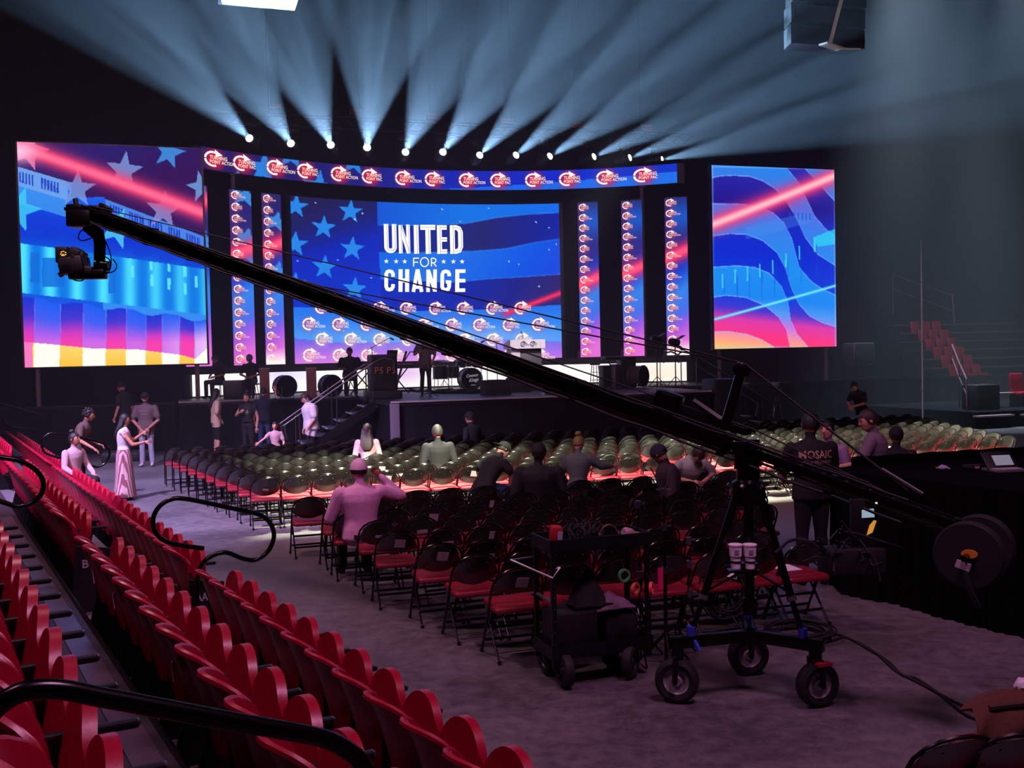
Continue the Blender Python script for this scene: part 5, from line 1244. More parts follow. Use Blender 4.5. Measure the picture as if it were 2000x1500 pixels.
for z, nm in ((1.06, 'top_tray'), (.24, 'lower_tray')):
    m = MB(); m.box(cp(CW / 2, CD / 2, z), (CW + .06, CD + .06, .02), (0, 0, rzc))
    for (a, b, sx, sy) in ((CW / 2, -.02, CW + .06, .015), (CW / 2, CD + .02, CW + .06, .015), (-.02, CD / 2, .015, CD + .06), (CW + .02, CD / 2, .015, CD + .06)): m.box(cp(a, b, z + .03), (sx, sy, .10), (0, 0, rzc))
    m.build(nm, FR, ct)
m = MB(); m.rod(cp(0, 0, .66), cp(0, CD, .66), .015, 6); m.tube([cp(-.02, CD, .95), cp(-.22, CD * .9, .95), cp(-.02, -.05, .86), cp(.05, -.02, .93)], .009, 5); m.build('side_bar', STEEL, ct)
def cpx(x, y, b): # point at cart depth b
    d0 = (np.array(cp(.3, b, .5)) - CAM) @ CF; return Vector(atd(x, y, d0))
for i, (x, y, r, col, nm) in enumerate(((1219, 1124, .052, '4f9a5c', 'green'), (1241, 1150, .048, 'c8643c', 'orange'), (1272, 1150, .055, 'd83a4a', 'red'))):
    t = thing('tape_roll', f'{nm} tape roll hanging under the cart top', 'tape roll', cpx(x, y, -.06), .5 + .4 * i); m = MB(); m.lathe([(r * .7, -.012), (r, -.012), (r, .012), (r * .7, .012), (r * .7, -.012)], 20, (0, 0, 0), (PI / 2, 0, 0)); m.build('roll', mat(nm + '_tape', col, .5), t)
    m = MB(); m.rod((0, 0, r * .8), (0, .03, .12), .004, 5); m.build('hanging_cord', BLKR, t)
def solid(name, label, cat, loc, size, material, rz=0., bev=.02): t = thing(name, label, cat, loc, rz); m = MB(); m.box((0, 0, size[2] / 2), size, None, bev); m.build('body', material, t); return t
t = thing('pink_card', 'hot pink card hanging behind the cart post', 'card', cpx(1290, 1130, .05), rzc); m = MB(); m.box((0, 0, .0), (.045, .006, .17)); m.build('card', mat('hot_pink', 'd81f66', .6), t); m = MB(); m.rod((0, 0, .08), (0, .01, .16), .003, 4); m.build('string', BLKR, t)
t = thing('red_pouch', 'red pouch with a white label on the cart top, left end', 'bag', cp(.07, .10, 1.075), rzc); m = MB(); m.box((0, 0, .08), (.10, .08, .16), (.1, .1, 0), .03); m.build('pouch', mat('red_nylon', 'a81826', .6, bump=.3), t); m = MB(); m.box((.01, -.062, .075), (.04, .004, .09), (.1, .1, 0)); m.build('label', mat('pale_label', 'b8a8b4', .6), t)
m = MB()
for k in range(26):
    c0 = cp(.34 + .08 * rng.normal(), .2 + .05 * rng.normal(), 1.12); r = rng.uniform(.05, .11); ax = Vector(rng.normal(size=3)).normalized(); e1 = ax.orthogonal().normalized(); e2 = ax.cross(e1)
    m.tube([c0 + (e1 * math.cos(a) + e2 * math.sin(a) * .7) * r + ZUP * .03 for a in np.linspace(0, 5.5, 12)], .006, 5)
tag(m.build('cable_heap', BLKR), 'heap of black cables piled on the cart top', None, None, 'stuff')
t = thing('headset', 'black headset with an amber band on the cart top', 'headset', cp(.55, .16, 1.08), rzc); m = MB(); m.tube([(.085 * math.cos(a), 0, .0 + .11 * math.sin(a)) for a in np.linspace(0, PI, 14)], .010, 6); m.build('headband', mat('headset_band', '5a4220', .4), t)
for k in (-1, 1): m = MB(); m.lathe([(.03, -.015), (.035, 0), (.03, .015)], 12, (k * .085, 0, .03), (0, PI / 2, 0)); m.build('ear_cup', BLKP, t)
t = thing('hand_lamp', 'pale pink hand lamp lying at the right end of the cart top', 'lamp', cp(.70, .12, 1.12), rzc + .3); m = MB(); m.lathe([(.03, -.05), (.045, -.03), (.04, .03), (.02, .07), (.018, .12)], 14, (0, 0, 0), (0, PI / 2 + .2, 0)); m.build('body', mat('dusty_pink', 'a8848e', .5), t); m = MB(); m.rod((.07, 0, -.02), (.12, 0, -.03), .012, 6); m.build('clamp', STEEL, t)
solid('black_case', 'black plastic case on the lower cart tray', 'case', cp(.20, .17, .262), (.36, .31, .30), mat('case_black', '100e11', .55), rzc)
solid('camera_bag', 'soft black bag on the lower cart tray, right half', 'bag', cp(.60, .17, .262), (.30, .28, .26), mat('bag_black', '0e0c0f', .9, bump=.4), rzc, .06)
# jacket and purple cloth heaped above the lower tray
def heap(name, label, cat, c, rx, ry, rz_, h, material, seed, parent=None):
    P = []; n = 18
    for i in range(n + 1):
        row = []
        for j in range(n + 1):
            a, b = -1 + 2 * i / n, -1 + 2 * j / n; rr = min(1, math.hypot(a, b)); f = mnoise.noise(Vector((a * 2.2 + seed, b * 2.2, seed))) * .35 + mnoise.noise(Vector((a * 5 + seed, b * 5, 2))) * .18
            row.append(Vector((a * rx * (1 + .15 * f), b * ry * (1 + .1 * f), max(0, h * (1 - rr ** 1.6) * (1 + f) + .015 + .02 * f))))
        P.append(row)
    t = thing(name, label, cat, c, rz_); m = MB(); m.sheet(P, .012); m.build('cloth', material, t); return t
heap('purple_cloth', 'crumpled purple grey cloth on the black bag of the cart', 'cloth', cp(.54, .14, .53), .17, .12, rzc, .10, mat('mauve_cloth', '6e5468', .8), 1.3)
heap('black_jacket', 'black jacket heaped on the cases inside the cart', 'jacket', cp(.36, .17, .57), .16, .13, rzc, .22, mat('jacket_black', '0d0b0e', .9), 4.1)
# lamp stands beside the cart
def stand(x, y, h, label, r=.016, tilt=0.):
    p = Vector(atz(x, y, 0)); t = thing('light_stand', label, 'stand', p); m = MB(); m.rod((0, 0, .02), (tilt, 0, h * .55), r, 8); m.rod((tilt, 0, h * .55), (tilt * 1.3, 0, h), r * .75, 8); m.build('pole', mat('stand_pole_dark', '2a2228', .4, .6), t)
    for k in range(3): a = k * 2.09 + .6; q = MB(); q.rod((0, 0, .28), (.24 * math.cos(a), .24 * math.sin(a), .012), .009, 6); q.build('leg', BLK, t)
    for z in (h * .55, h * .8, h): m = MB(); m.lathe([(.024, -.03), (.028, 0), (.024, .03)], 8, (tilt * 1.1, 0, z)); m.rod((tilt * 1.1, 0, z), (tilt * 1.1 + .06, 0, z + .01), .01, 6); m.build('knuckle', STEEL, t)
    return t
t = stand(1302, 1300, 1.42, 'light stand with clamps beside the cart'); m = MB(); m.rod((0, 0, 1.42), (-.1, .02, 1.62), .006, 5); m.rod((0, 0, 1.42), (.09, .02, 1.62), .006, 5); m.rod((-.06, 0, 1.44), (.06, 0, 1.44), .008, 5); m.build('spreader_arms', STEEL, t)
t = stand(1318, 1285, .98, 'thin leaning stand between the cart and the crane', .01, .12); m = MB(); m.tube([(.1, 0, 1.0), (.16, 0, .97), (.22, 0, .95)], .012, 6); m.build('grip_head', BLK, t)
t = stand(1252, 1290, 1.3, 'short rod stand rising behind the cart top', .008)

# ---------------------------------------------------------------- draped control desk on the right
fo = thing('control_desk', 'large control desk draped in black cloth on the right', 'desk', (0, 0, 0))
FP = [Vector(q) for q in ((5.9, 11.75, 0), (3.66, 11.12, 0), (3.46, 10.9, 0), (3.44, 10.5, 0), (3.78, 10.08, 0), (3.98, 9.6, 0), (4.2, 9.2, 0), (4.4, 8.85, 0), (5.0, 7.9, 0), (6.9, 8.6, 0), (6.9, 12.0, 0))]
path = smooth_path(FP, 14); P = []
for i, p in enumerate(path):
    d = (path[min(i + 1, len(path) - 1)] - path[max(i - 1, 0)]).normalized(); nr = Vector((-d.y, d.x, 0)); o = .018 * math.sin(i * 1.7) + .01 * math.sin(i * .6)
    P.append([p + nr * (o * 1.3 - .02), p + nr * o + ZUP * .7, p + nr * (o * .6) + ZUP * 1.26])
m = MB(); m.sheet(P, .012); m.build('drape', DRAPE, fo)
m = MB(); m.prism([(p.x, p.y) for p in FP], .04, z0=1.23); m.build('desk_top', mat('desk_black_top', '050506', .95, spec=.05), fo)
P = [[Vector((3.66 + 2.8 * i / 30, 11.08 + .92 * i / 30 + .01 * math.sin(i * 2), z)) for z in (1.25, 1.37 + .006 * math.sin(i * 1.3))] for i in range(31)]
m = MB(); m.sheet(P, .03); m.build('rear_drape', DRAPE, fo)
def dz(x, y, z=1.27): return Vector(atz(x, y, z))
t = thing('laptop', 'silver keyed console with a small lit screen at the right edge of the desk', 'console', dz(1960, 920), .15)
m = MB(); m.box((0, 0, .015), (.32, .26, .03), None, .006); m.build('base', mat('silver_console', '9a949c', .35, .6), t)
m = MB(); m.box((0, .07, .10), (.34, .02, .22), (-.7, 0, 0), .005); m.build('screen_case', BLKP, t); m = MB(); m.box((.03, .056, .105), (.2, .004, .12), (-.7, 0, 0)); m.build('screen', emit('console_screen', 'a89cb4', .55), t)
m = MB()
for k in range(9):
    for j in range(4): m.box((-.13 + k * .031, -.1 + j * .04, .032), (.022, .026, .008))
m.build('keys', mat('pale_keys', 'b8b0bc', .5), t)['kind'] = 'stuff'
solid('black_box', 'low dark box with a pink label on the control desk', 'box', dz(1903, 917), (.2, .14, .05), BLKP, .2); 
m = MB(); m.box((-.02, -.075, .03), (.05, .004, .025)); m.build('label', mat('pink_label', 'b06a80', .6), bpy.data.objects['black_box'])
heap('crumpled_wrapper', 'small crumpled lilac wrapper on the control desk', 'wrapper', dz(1842, 918), .055, .05, 0, .022, mat('lilac_paper', '9a86a8', .6), 2.2)
t = thing('shoulder_bag', 'black shoulder bag sitting on a lit chair right of the bun', 'bag', att(1190, 925, 16.05) , TH); t.location.z = .475; m = MB(); m.ball((0, .05, .13), (.19, .12, .13), 14, 9); m.build('body', mat('bag_black', '0e0c0f', .9, bump=.4), t); m = MB(); m.tube(smooth_path([(-.15, .0, .2), (-.08, -.05, .34), (.08, -.05, .34), (.15, 0, .2)], 4), .012, 6); m.build('strap', BLKR, t)
for i, (x, y, lb) in enumerate(((1532, 1108, 'lilac-lit paper sheet on a red seat right of the crane column'), (1440, 1124, 'paper sheet on a red seat behind the crane column'))):
    t = thing('paper_sheet', lb, 'paper', atz(x, y, .487), TH + .2 * i); m = MB(); m.box((0, 0, 0), (.21, .28, .003), (.03, 0, 0)); m.build('sheet', WHITE, t)
# chairs and brown jacket at the lower right corner
for k, (x, y) in enumerate(((1888, 1430), (2010, 1425))):
    p = Vector(atz(x, y, .8)); c = dup(CH1, Vector((p.x, p.y, 0)) + Vector((-.06, .2, 0)), TH - .15 - .1 * k, 'folding chair in the lower right corner, ' + ('nearest beside the floor cables' if k == 0 else 'cut by the right edge'), 'folding chairs at the lower right corner')
p = Vector(atz(1990, 1352, .82)); jb = dup(CH1, Vector((p.x + .02, p.y + .2, 0)), TH - .1, 'folding chair hidden under the brown jacket', 'folding chairs at the lower right corner')
t = thing('brown_jacket', 'brown canvas jacket hung over a chair back, lower right', 'jacket', (p.x, p.y, 0), TH - .1); P = []
for i in range(25):
    x = -.30 + .6 * i / 24; row = []
    for j in range(15):
        w_ = j / 14; f = mnoise.noise(Vector((x * 7, w_ * 4, 3))) * .035 + .010 * math.sin(x * 28 + w_ * 5)
        z = .86 - .07 * (abs(x) / .3) ** 4 - w_ * .46; row.append(Vector((x * (1 + .25 * w_), -.045 - .06 * math.sin(min(1, w_ * 3) * PI / 2) - .06 * w_ + f * (1.5 * w_ + .3), z + f * .5)))
    P.append([Vector((q.x * .96, .07, q.z - .05)) for q in row[:1]] + row)
m = MB(); m.sheet(P, .012); m.build('cloth', mat('brown_canvas', '5a3524', .85, bump=.3, scale=40), t)
m = MB(); m.tube([(-.23, -.08, .79), (-.1, -.1, .80), (.1, -.1, .80), (.23, -.08, .79)], .014, 6); m.tube([(-.2, -.13, .62), (0, -.15, .63), (.2, -.13, .62)], .008, 5); m.build('seam', mat('brown_seam', '3c2216', .85), t)
heap('white_tissue', 'crumpled white tissue lying on the brown jacket', 'tissue', (p.x + .01, p.y - .02, .835), .035, .03, 0, .04, WHITE, 5.5)
# ---------------------------------------------------------------- people
SKINS = {k: mat('skin_' + k, c, .55, var=.06) for k, c in (('light', 'c98f7c'), ('tan', 'a9705a'), ('brown', '7c4c3a'))}
HAIRS = {k: mat('hair_' + k, c, .6, var=.4, scale=60, bump=.5) for k, c in (('black', '0d0a0a'), ('brown', '2a1812'), ('grey', '2c2927'), ('blond', '6e5c28'))}
def cloth(name, c, **kw): return mat('cloth_' + name, c, kw.pop('rough', .85), var=kw.pop('var', .12), scale=kw.pop('scale', 25), bump=.25)
EYE = mat('eye_dark', '120c0c', .3); LIP = mat('lip', '8a4a44', .6)
class Body:
    def __init__(s): s.mb = MB(); s.sam = []; s.mats = []
    def mi(s, m):
        if m not in s.mats: s.mats.append(m)
        return s.mats.index(m)
    def limb(s, pts, rs, m, n=10):
        pts = [Vector(p) for p in pts]; P, R = [], []
        d0 = (pts[0] - pts[1]).normalized(); d1 = (pts[-1] - pts[-2]).normalized()
        P += [pts[0] + d0 * rs[0] * .9, pts[0] + d0 * rs[0] * .6]; R += [rs[0] * .35, rs[0] * .8]
        for i in range(len(pts) - 1):
            for j in range(5): t = j / 5; P.append(pts[i].lerp(pts[i + 1], t)); R.append(rs[i] + (rs[i + 1] - rs[i]) * t)
        P += [pts[-1], pts[-1] + d1 * rs[-1] * .6, pts[-1] + d1 * rs[-1] * .9]; R += [rs[-1], rs[-1] * .8, rs[-1] * .35]
        s.mb.tube(P, R, n); k = s.mi(m)
        for p, r in zip(P, R): s.sam.append((*p, r, k))
    def ell(s, c, r, m, R=None, n=12):
        s.mb.ball(c, r, n, 9, R); s.sam.append((*c, min(r), s.mi(m)))
    def loft(s, rings, m, n=16):
        """rings: (centre, right, front, rx, ry)"""
        vs = []
        for c, rt, fr, rx, ry in rings:
            for j in range(n): t = 2 * PI * j / n; vs.append(c + rt * math.cos(t) * rx + fr * math.sin(t) * ry)
        k = len(rings); fs = [(i * n + j, i * n + (j + 1) % n, (i + 1) * n + (j + 1) % n, (i + 1) * n + j) for i in range(k - 1) for j in range(n)]
        fs += [tuple(range(n))[::-1], tuple((k - 1) * n + j for j in range(n))]; s.mb.add(vs, fs); mk = s.mi(m)
        for c, rt, fr, rx, ry in rings:
            for f in (-.5, 0, .5): s.sam.append((*(c + rt * rx * f), ry, mk))
def hand(mb, w, d, up, side, k, curl=.5):
    """palm and five fingers at wrist w pointing along d; side: +1 / -1 thumb side"""
    d = d.normalized(); up = (up - d * up.dot(d)).normalized(); lat = d.cross(up) * side
    mb.ball(w + d * .045 * k, (.038 * k, .019 * k, .048 * k), 8, 6, Matrix((lat, up, d)).transposed())
    for i, (o, L) in enumerate(((.027, .068), (.009, .078), (-.009, .073), (-.026, .058))):
        b = w + d * .078 * k + lat * o * k; q = d * math.cos(curl * .6) - up * math.sin(curl * .6); e = d * math.cos(curl * 1.5) - up * math.sin(curl * 1.5)
        mb.tube([b, b + q * L * .5 * k, b + q * L * .5 * k + e * L * .5 * k], [.0095 * k, .0085 * k, .006 * k], 6)
    b = w + d * .03 * k + lat * .032 * k; q = (d * .7 + lat * .7 - up * .2).normalized(); mb.tube([b, b + q * .04 * k, b + (q + d * .5).normalized() * .07 * k], [.011 * k, .0095 * k, .007 * k], 6)
def person(label, loc, face, H=1.75, pose='stand', lean=0., side=0., twist=0., head=(0, 0, 0), arms=None, legs=None, top='tee', skin='light', shirt=None, pants=None, shoes=None, hair=('short', 'brown'), cap=None, sex='m', bulk=1., seat=.45, short=False, long_sleeve=False, skirt=None, group=None, vox=.017):
    """face: heading of the chest in the ground plane (radians from world +y, counter-clockwise)"""
    bulk *= 1.10; k = H / 1.75; b = Body(); SK = SKINS[skin]; V3 = Vector
    hz = (.93 if pose == 'stand' else (seat + .075) / k)
    pel = V3((0, 0 if pose == 'stand' else -.06, hz)); RS = Euler((-lean, side, twist)).to_matrix()
    rt, fr, upv = RS @ V3((1, 0, 0)), RS @ V3((0, 1, 0)), RS @ V3((0, 0, 1))
    at_ = lambda h, x=0., y=0.: pel + upv * h + rt * x + fr * y
    w_ = 1.0 if sex == 'm' else .90; B = bulk
    prof = ((-.10, .12, .085), (-.04, .160, .110), (.06, .155, .108), (.17, .135 if sex == 'm' else .118, .098), (.28, .150, .108), (.38, .172, .118), (.46, .182, .105), (.515, .13, .08), (.545, .07, .065))
    rr0 = V3((1, 0, 0)); fr0 = V3((0, 1, 0)); rings_p, rings_s = [], []
    for h, rx, ry in prof:
        f = min(1, max(0, (h + .02) / .2)); r_ = rr0.lerp(rt, f).normalized(); f_ = fr0.lerp(fr, f).normalized()
        (rings_s if h > .0 else rings_p).append((at_(h), r_, f_, rx * w_ * B * (1.06 if h > 0 else 1.), ry * B * (1.1 if h > 0 else 1.)))
    rings_p.append((at_(.02), rr0, fr0, .152 * w_ * B, .106 * B))
    b.loft(rings_p, pants); b.loft(([(at_(-.05), rr0, fr0, .17 * w_ * B, .122 * B)] if top == 'tee' else []) + rings_s, shirt)
    nk = at_(.56, 0, .01); b.limb([at_(.50), nk + upv * .06 + fr * .012], [.058, .052], SK)
    RH = RS @ Euler((head[1], 0, head[0])).to_matrix() @ Euler((0, head[2], 0)).to_matrix()
    hc = nk + upv * .05 + RH @ V3((0, .03, .10))
    hp = lambda x, y, z: hc + RH @ V3((x, y, z))
    b.ell(hc, (.084, .102, .116), SK, RH, 16); b.ell(hp(0, .035, -.065), (.054, .058, .056), SK, RH); b.ell(hp(0, .104, -.018), (.015, .022, .025), SK, RH, 8); b.ell(hp(0, .088, .01), (.012, .018, .03), SK, RH, 8)
    for s_ in (-1, 1): b.ell(hp(s_ * .085, -.004, -.008), (.013, .022, .032), SK, RH, 8)
    hands = []
    for s_, nm in ((-1, 'L'), (1, 'R')):
        sh = at_(.462, s_ * .172 * w_ * B, 0); b.ell(sh, (.058 * B, .056 * B, .058 * B), shirt)
        e, w = (arms or {}).get(nm, ((s_ * .27, -.03, None), (s_ * .28, .07, None))) if arms and nm in arms else (None, None)
        if e is None: el, wr = sh + V3((s_ * .07, -.03, -.27)), sh + V3((s_ * .085, .06, -.51))
        else: el, wr = pel + V3(e) - V3((0, 0, 0)), pel + V3(w)
        slm = shirt if (long_sleeve or top != 'tank') else SK
        b.limb([sh, el], [.052, .042], SK if not long_sleeve else shirt); b.limb([el, wr], [.041, .029], shirt if long_sleeve else SK)
        if top == 'tee' and not long_sleeve: b.limb([sh, sh.lerp(el, .68)], [.058 * B, .062 * B], shirt)
        if long_sleeve: b.limb([sh, el, wr.lerp(el, .12)], [.066 * B, .054 * B, .044], shirt)
        hands.append((wr, wr - el, s_))
    for s_, nm in ((-1, 'L'), (1, 'R')):
        hip = pel + V3((s_ * .085 * w_, 0, -.02))
        if legs and nm in legs: kn, an = [V3(q) for q in legs[nm]]
        elif pose == 'stand': kn, an = V3((s_ * .10, .02, .49)), V3((s_ * .115, -.02, .085))
        else: kn, an = V3((s_ * .13, .37, hz - .02)), V3((s_ * .14, .36, .085))
        lm = SK if short else pants
        b.limb([hip, kn], [.088 * B, .062], pants); b.limb([kn, an], [.060, .040], lm)
        if short: b.limb([hip, hip.lerp(kn, .62)], [.098, .09], pants)
        elif pants: b.limb([kn, an + V3((0, 0, .03))], [.066, .062], pants)
        fd = V3((s_ * .12, 1, 0)).normalized(); b.ell(an + fd * .055 + V3((0, 0, -.045)), (.044, .128, .042), shoes, Euler((0, 0, -s_ * .12)).to_matrix())
    # one continuous skin
    me = bpy.data.meshes.new('b'); me.from_pydata(b.mb.v, [], b.mb.f); o = bpy.data.objects.new('b', me); COL.objects.link(o)
    md = o.modifiers.new('r', 'REMESH'); md.mode = 'VOXEL'; md.voxel_size = vox; md.use_smooth_shade = True
    sm_ = o.modifiers.new('s', 'SMOOTH'); sm_.factor = .4; sm_.iterations = 2
    ev = o.evaluated_get(bpy.context.evaluated_depsgraph_get()); e2 = ev.to_mesh()
    nv = len(e2.vertices); co = np.empty(nv * 3, np.float32); e2.vertices.foreach_get('co', co); co = co.reshape(-1, 3)
    fs = [tuple(p.vertices) for p in e2.polygons]; ev.to_mesh_clear(); bpy.data.objects.remove(o); bpy.data.meshes.remove(me)
    cen = np.array([co[list(f)].mean(0) for f in fs]); sam = np.array([q[:4] for q in b.sam]); sk = np.array([q[4] for q in b.sam]); mi = np.empty(len(fs), int)
    for i in range(0, len(fs), 2000):
        d = np.linalg.norm(cen[i:i + 2000, None] - sam[None, :, :3], axis=2) - sam[None, :, 3]; mi[i:i + 2000] = sk[d.argmin(1)]
    m = MB(); m.v = [tuple(x) for x in co]; m.f = [list(f) for f in fs]; m.m = mi.tolist(); m.sm = [True] * len(fs)
    m.cur = b.mi(SK)
    for wr, d, s_ in hands: hand(m, wr, d, (RS @ V3((0, 1, .4))), s_, 1., .6)
    m.cur = b.mi(EYE)
    for s_ in (-1, 1): m.ball(hp(s_ * .033, .089, .016), (.013, .012, .007), 8, 5, RH); m.ball(hp(s_ * .034, .094, .038), (.02, .008, .005), 6, 4, RH)
    m.cur = b.mi(LIP); m.ball(hp(0, .092, -.060), (.022, .010, .006), 8, 4, RH)
    m.v = [tuple(Vector(v) * k) for v in m.v]
    me_ = m.build('person', b.mats)
    for q in me_.data.polygons: q.use_smooth = True
    o = me_; o.location = loc; o.rotation_euler = (0, 0, face); tag(o, label, 'person', group)
    def child(name, fn, material):
        q = MB(); fn(q); q.v = [tuple(Vector(v) * k) for v in q.v]; return q.build(name, material, o)
    style, hcol = hair; HM = HAIRS.get(hcol, HAIRS['brown'])
    def shell(q, f, cut, zs=1.):
        R = []
        for i in range(11):
            row = []
            for j in range(21):
                th, ph = PI * .62 * i / 10, 2 * PI * j / 20; y = math.sin(th) * math.sin(ph); lim = cut(y)
                t2 = min(th, lim); row.append(hp(.084 * f * math.sin(t2) * math.cos(ph), .102 * f * math.sin(t2) * math.sin(ph) - .004, .116 * f * zs * math.cos(t2)))
            R.append(row)
        q.sheet(R)
    if style != 'none': child('hair', lambda q: shell(q, 1.10, lambda y: PI * (.36 if y > .45 else .60 - .15 * max(0, y))), HM)
    if style == 'long':
        def fn(q):
            R = [(hp(0, -.02, .02), .095, .085), (hp(0, -.055, -.08), .105, .075), (nk + upv * -.02 - fr * .075, .125, .065), (at_(.42) - fr * .13, .13, .05), (at_(.33) - fr * .14, .08, .03)]
            vs = []; n = 14
            for c, rx, ry in R: vs += [c + rt * rx * math.cos(2 * PI * j / n) * (1 + .12 * math.sin(j * 2.7)) + fr * ry * math.sin(2 * PI * j / n) * (1 + .12 * math.cos(j * 3.1)) for j in range(n)]
            q.add(vs, [(i * n + j, i * n + (j + 1) % n, (i + 1) * n + (j + 1) % n, (i + 1) * n + j) for i in range(4) for j in range(n)] + [tuple(range(n))[::-1], tuple(4 * n + j for j in range(n))])
        child('long_hair', fn, HM)
    if style == 'bun': child('hair_bun', lambda q: q.ball(hp(0, -.035, .145), (.055, .055, .045), 12, 8, RH), HM)
    if style == 'curly':
        def fn(q):
            for i in range(26): a, z = i * 2.4, .11 - .006 * i; r = math.sqrt(max(.002, 1 - (z / .13) ** 2)); q.ball(hp(.085 * r * math.cos(a), -.015 + .095 * r * min(.35, math.sin(a)), z), .03, 7, 5)
        child('curls', fn, HM)
    if cap:
        def fn(q): shell(q, 1.17, lambda y: PI * .48, .96)
        c = child('cap', fn, cap[0])
        def fb(q):
            dr = cap[1]; P = []
            for i in range(9):
                a = -1.05 + 2.1 * i / 8; P.append([hp(dx * .09, dr * dy * .108, .022 - dz) for dx, dy, dz in ((math.sin(a), math.cos(a), 0), (math.sin(a) * .95, math.cos(a) * 1.45 + .1, .012), (math.sin(a) * .7, math.cos(a) * 1.75 + .15, .022))])
            q.sheet(P, .007)
        q = MB(); fb(q); q.v = [tuple(Vector(v) * k) for v in q.v]; q.build('brim', cap[0], o).parent = o
    if skirt:
        def fn(q):
            n = 40; R = []
            for i, (h, r) in enumerate(((.10, .142), (.0, .172), (-.2, .19), (-.5, .215), (-.86, .26))): R.append([pel + V3((r * math.cos(2 * PI * j / n) * (1 + .03 * math.sin(j * 1.9 + i)), r * .82 * math.sin(2 * PI * j / n), h)) for j in range(n + 1)])
            q.sheet(R, .01)
        child('skirt', fn, skirt)
    o['_k'] = k
    return o
def print_on(o, strings, material, name, back=True):
    """flat lettering pressed onto the cloth: (text, x, z, width, height) in the person's own space, metres"""
    co = [v.co.copy() for v in o.data.vertices]; bv = BVHTree.FromPolygons(co, [tuple(p.vertices) for p in o.data.polygons]); m = MB(); m.flat = True
    for v, f, x0, z0, w_, h in strings:
        vs = []
        for a, b_ in v:
            x = (x0 + a * w_) * (1 if not back else 1); y = -1. if back else 1.; hit = bv.ray_cast(Vector((x, y, z0 + b_ * h)), Vector((0, -y, 0)))[0]
            vs.append((hit + Vector((0, -.006 if back else .006, 0))) if hit else Vector((x, -.12 if back else .12, z0 + b_ * h)))
        m.add(vs, f)
    return m.build(name, material, o)
def rect(x, z, w_, h, n=8): return [(i / n, j) for j in (0, 1) for i in range(n + 1)], [(i, i + 1, n + 2 + i, n + 1 + i) for i in range(n)], x, z, w_, h
def mtext(s, x, z, w_, h): v, f = txt(s); return v, f, x, z, w_, h
def headat(x, y, z): p = atz(x, y, z); p.z = 0; return p
def topat(x, y, d): return Vector(atd(x, y, d))
BLKC = cloth('black', '070709'); NAVY = cloth('navy', '12152a'); WHT = cloth('white', 'c9bcc4'); GRY = cloth('grey', '5a5a5c'); DGR = cloth('charcoal', '161618'); JEAN = cloth('blue_jean', '2c3f66'); PJEAN = cloth('pale_jean', '8c8a98'); PINKC = cloth('pink', 'd59ac2')
SHOE = mat('shoe_dark', '131114', .6); SHOEW = mat('shoe_pale', 'b0a6ac', .6)
F_C = PI          # facing the camera
def stripes():
    m = bpy.data.materials.new('striped_skirt'); m.use_nodes = True; nt = m.node_tree; bs = nt.nodes['Principled BSDF']; bs.inputs['Roughness'].default_value = .85
    tc = nt.nodes.new('ShaderNodeTexCoord'); w1 = nt.nodes.new('ShaderNodeTexWave'); w1.inputs['Scale'].default_value = 9; w1.inputs['Distortion'].default_value = 1.2; w1.inputs['Detail Scale'].default_value = .6
    r = nt.nodes.new('ShaderNodeValToRGB'); r.color_ramp.elements[0].position = .45; r.color_ramp.elements[1].position = .52; r.color_ramp.elements[0].color = lin('7c4650'); r.color_ramp.elements[1].color = lin('b8989a')
    nt.links.new(tc.outputs['Object'], w1.inputs['Vector']); nt.links.new(w1.outputs['Color'], r.inputs[0]); nt.links.new(r.outputs[0], bs.inputs['Base Color']); return m
def checks():
    m = bpy.data.materials.new('plaid_cloth'); m.use_nodes = True; nt = m.node_tree; bs = nt.nodes['Principled BSDF']; bs.inputs['Roughness'].default_value = .85
    tc = nt.nodes.new('ShaderNodeTexCoord'); c = nt.nodes.new('ShaderNodeTexChecker'); c.inputs['Scale'].default_value = 22; c.inputs['Color1'].default_value = lin('3a3438'); c.inputs['Color2'].default_value = lin('6e646c')
    nt.links.new(tc.outputs['Object'], c.inputs['Vector']); nt.links.new(c.outputs[0], bs.inputs['Base Color']); return m
# --- left aisle
p = headat(288, 911, 0); o = person('person in a brown lettered T-shirt and pale jeans standing in the left aisle', p, F_C + .1, 1.84, arms={'L': ((-.29, .02, .17), (-.10, .20, -.02)), 'R': ((.29, .02, .17), (.08, .20, -.03))}, shirt=cloth('taupe', '5a4848'), pants=PJEAN, shoes=SHOEW, skin='tan', hair=('short', 'black'), cap=(BLKC, 1), bulk=1.12, head=(0, .12, 0))
print_on(o, [mtext('SAN JUAN' if False else 'ALOHA' if False else '~~~~~', -.09, 1.36, .18, .05), rect(-.08, 1.31, .16, .012)], mat('shirt_print', '9a8288', .8), 'shirt_print', back=False)
p = topat(243, 743, 27.2); bx_ = boxthing('step_riser', 'low black riser box behind the man in the brown T-shirt', 'riser', Vector((p.x, p.y, 0)), (1.2, .9, .24), BLKP); p.z = .24
person('bearded person in a dark cap and dark shirt walking behind the brown T-shirt', p, PI / 2 - .3, 1.86, shirt=DGR, pants=BLKC, shoes=SHOE, skin='light', hair=('short', 'black'), cap=(BLKC, 1), head=(0, -.25, 0), lean=.08)
p = headat(245, 976, 0); person('person in a white tank top and long striped skirt, hands raised mid-talk', p, -PI / 2 + .25, 1.62, arms={'L': ((-.20, .16, .26), (-.10, .36, .40)), 'R': ((.22, .20, .20), (.16, .42, .24))}, top='tank', shirt=WHT, pants=cloth('skirt_red', '7c4650'), shoes=SHOE, skin='tan', hair=('long', 'black'), sex='f', skirt=stripes())
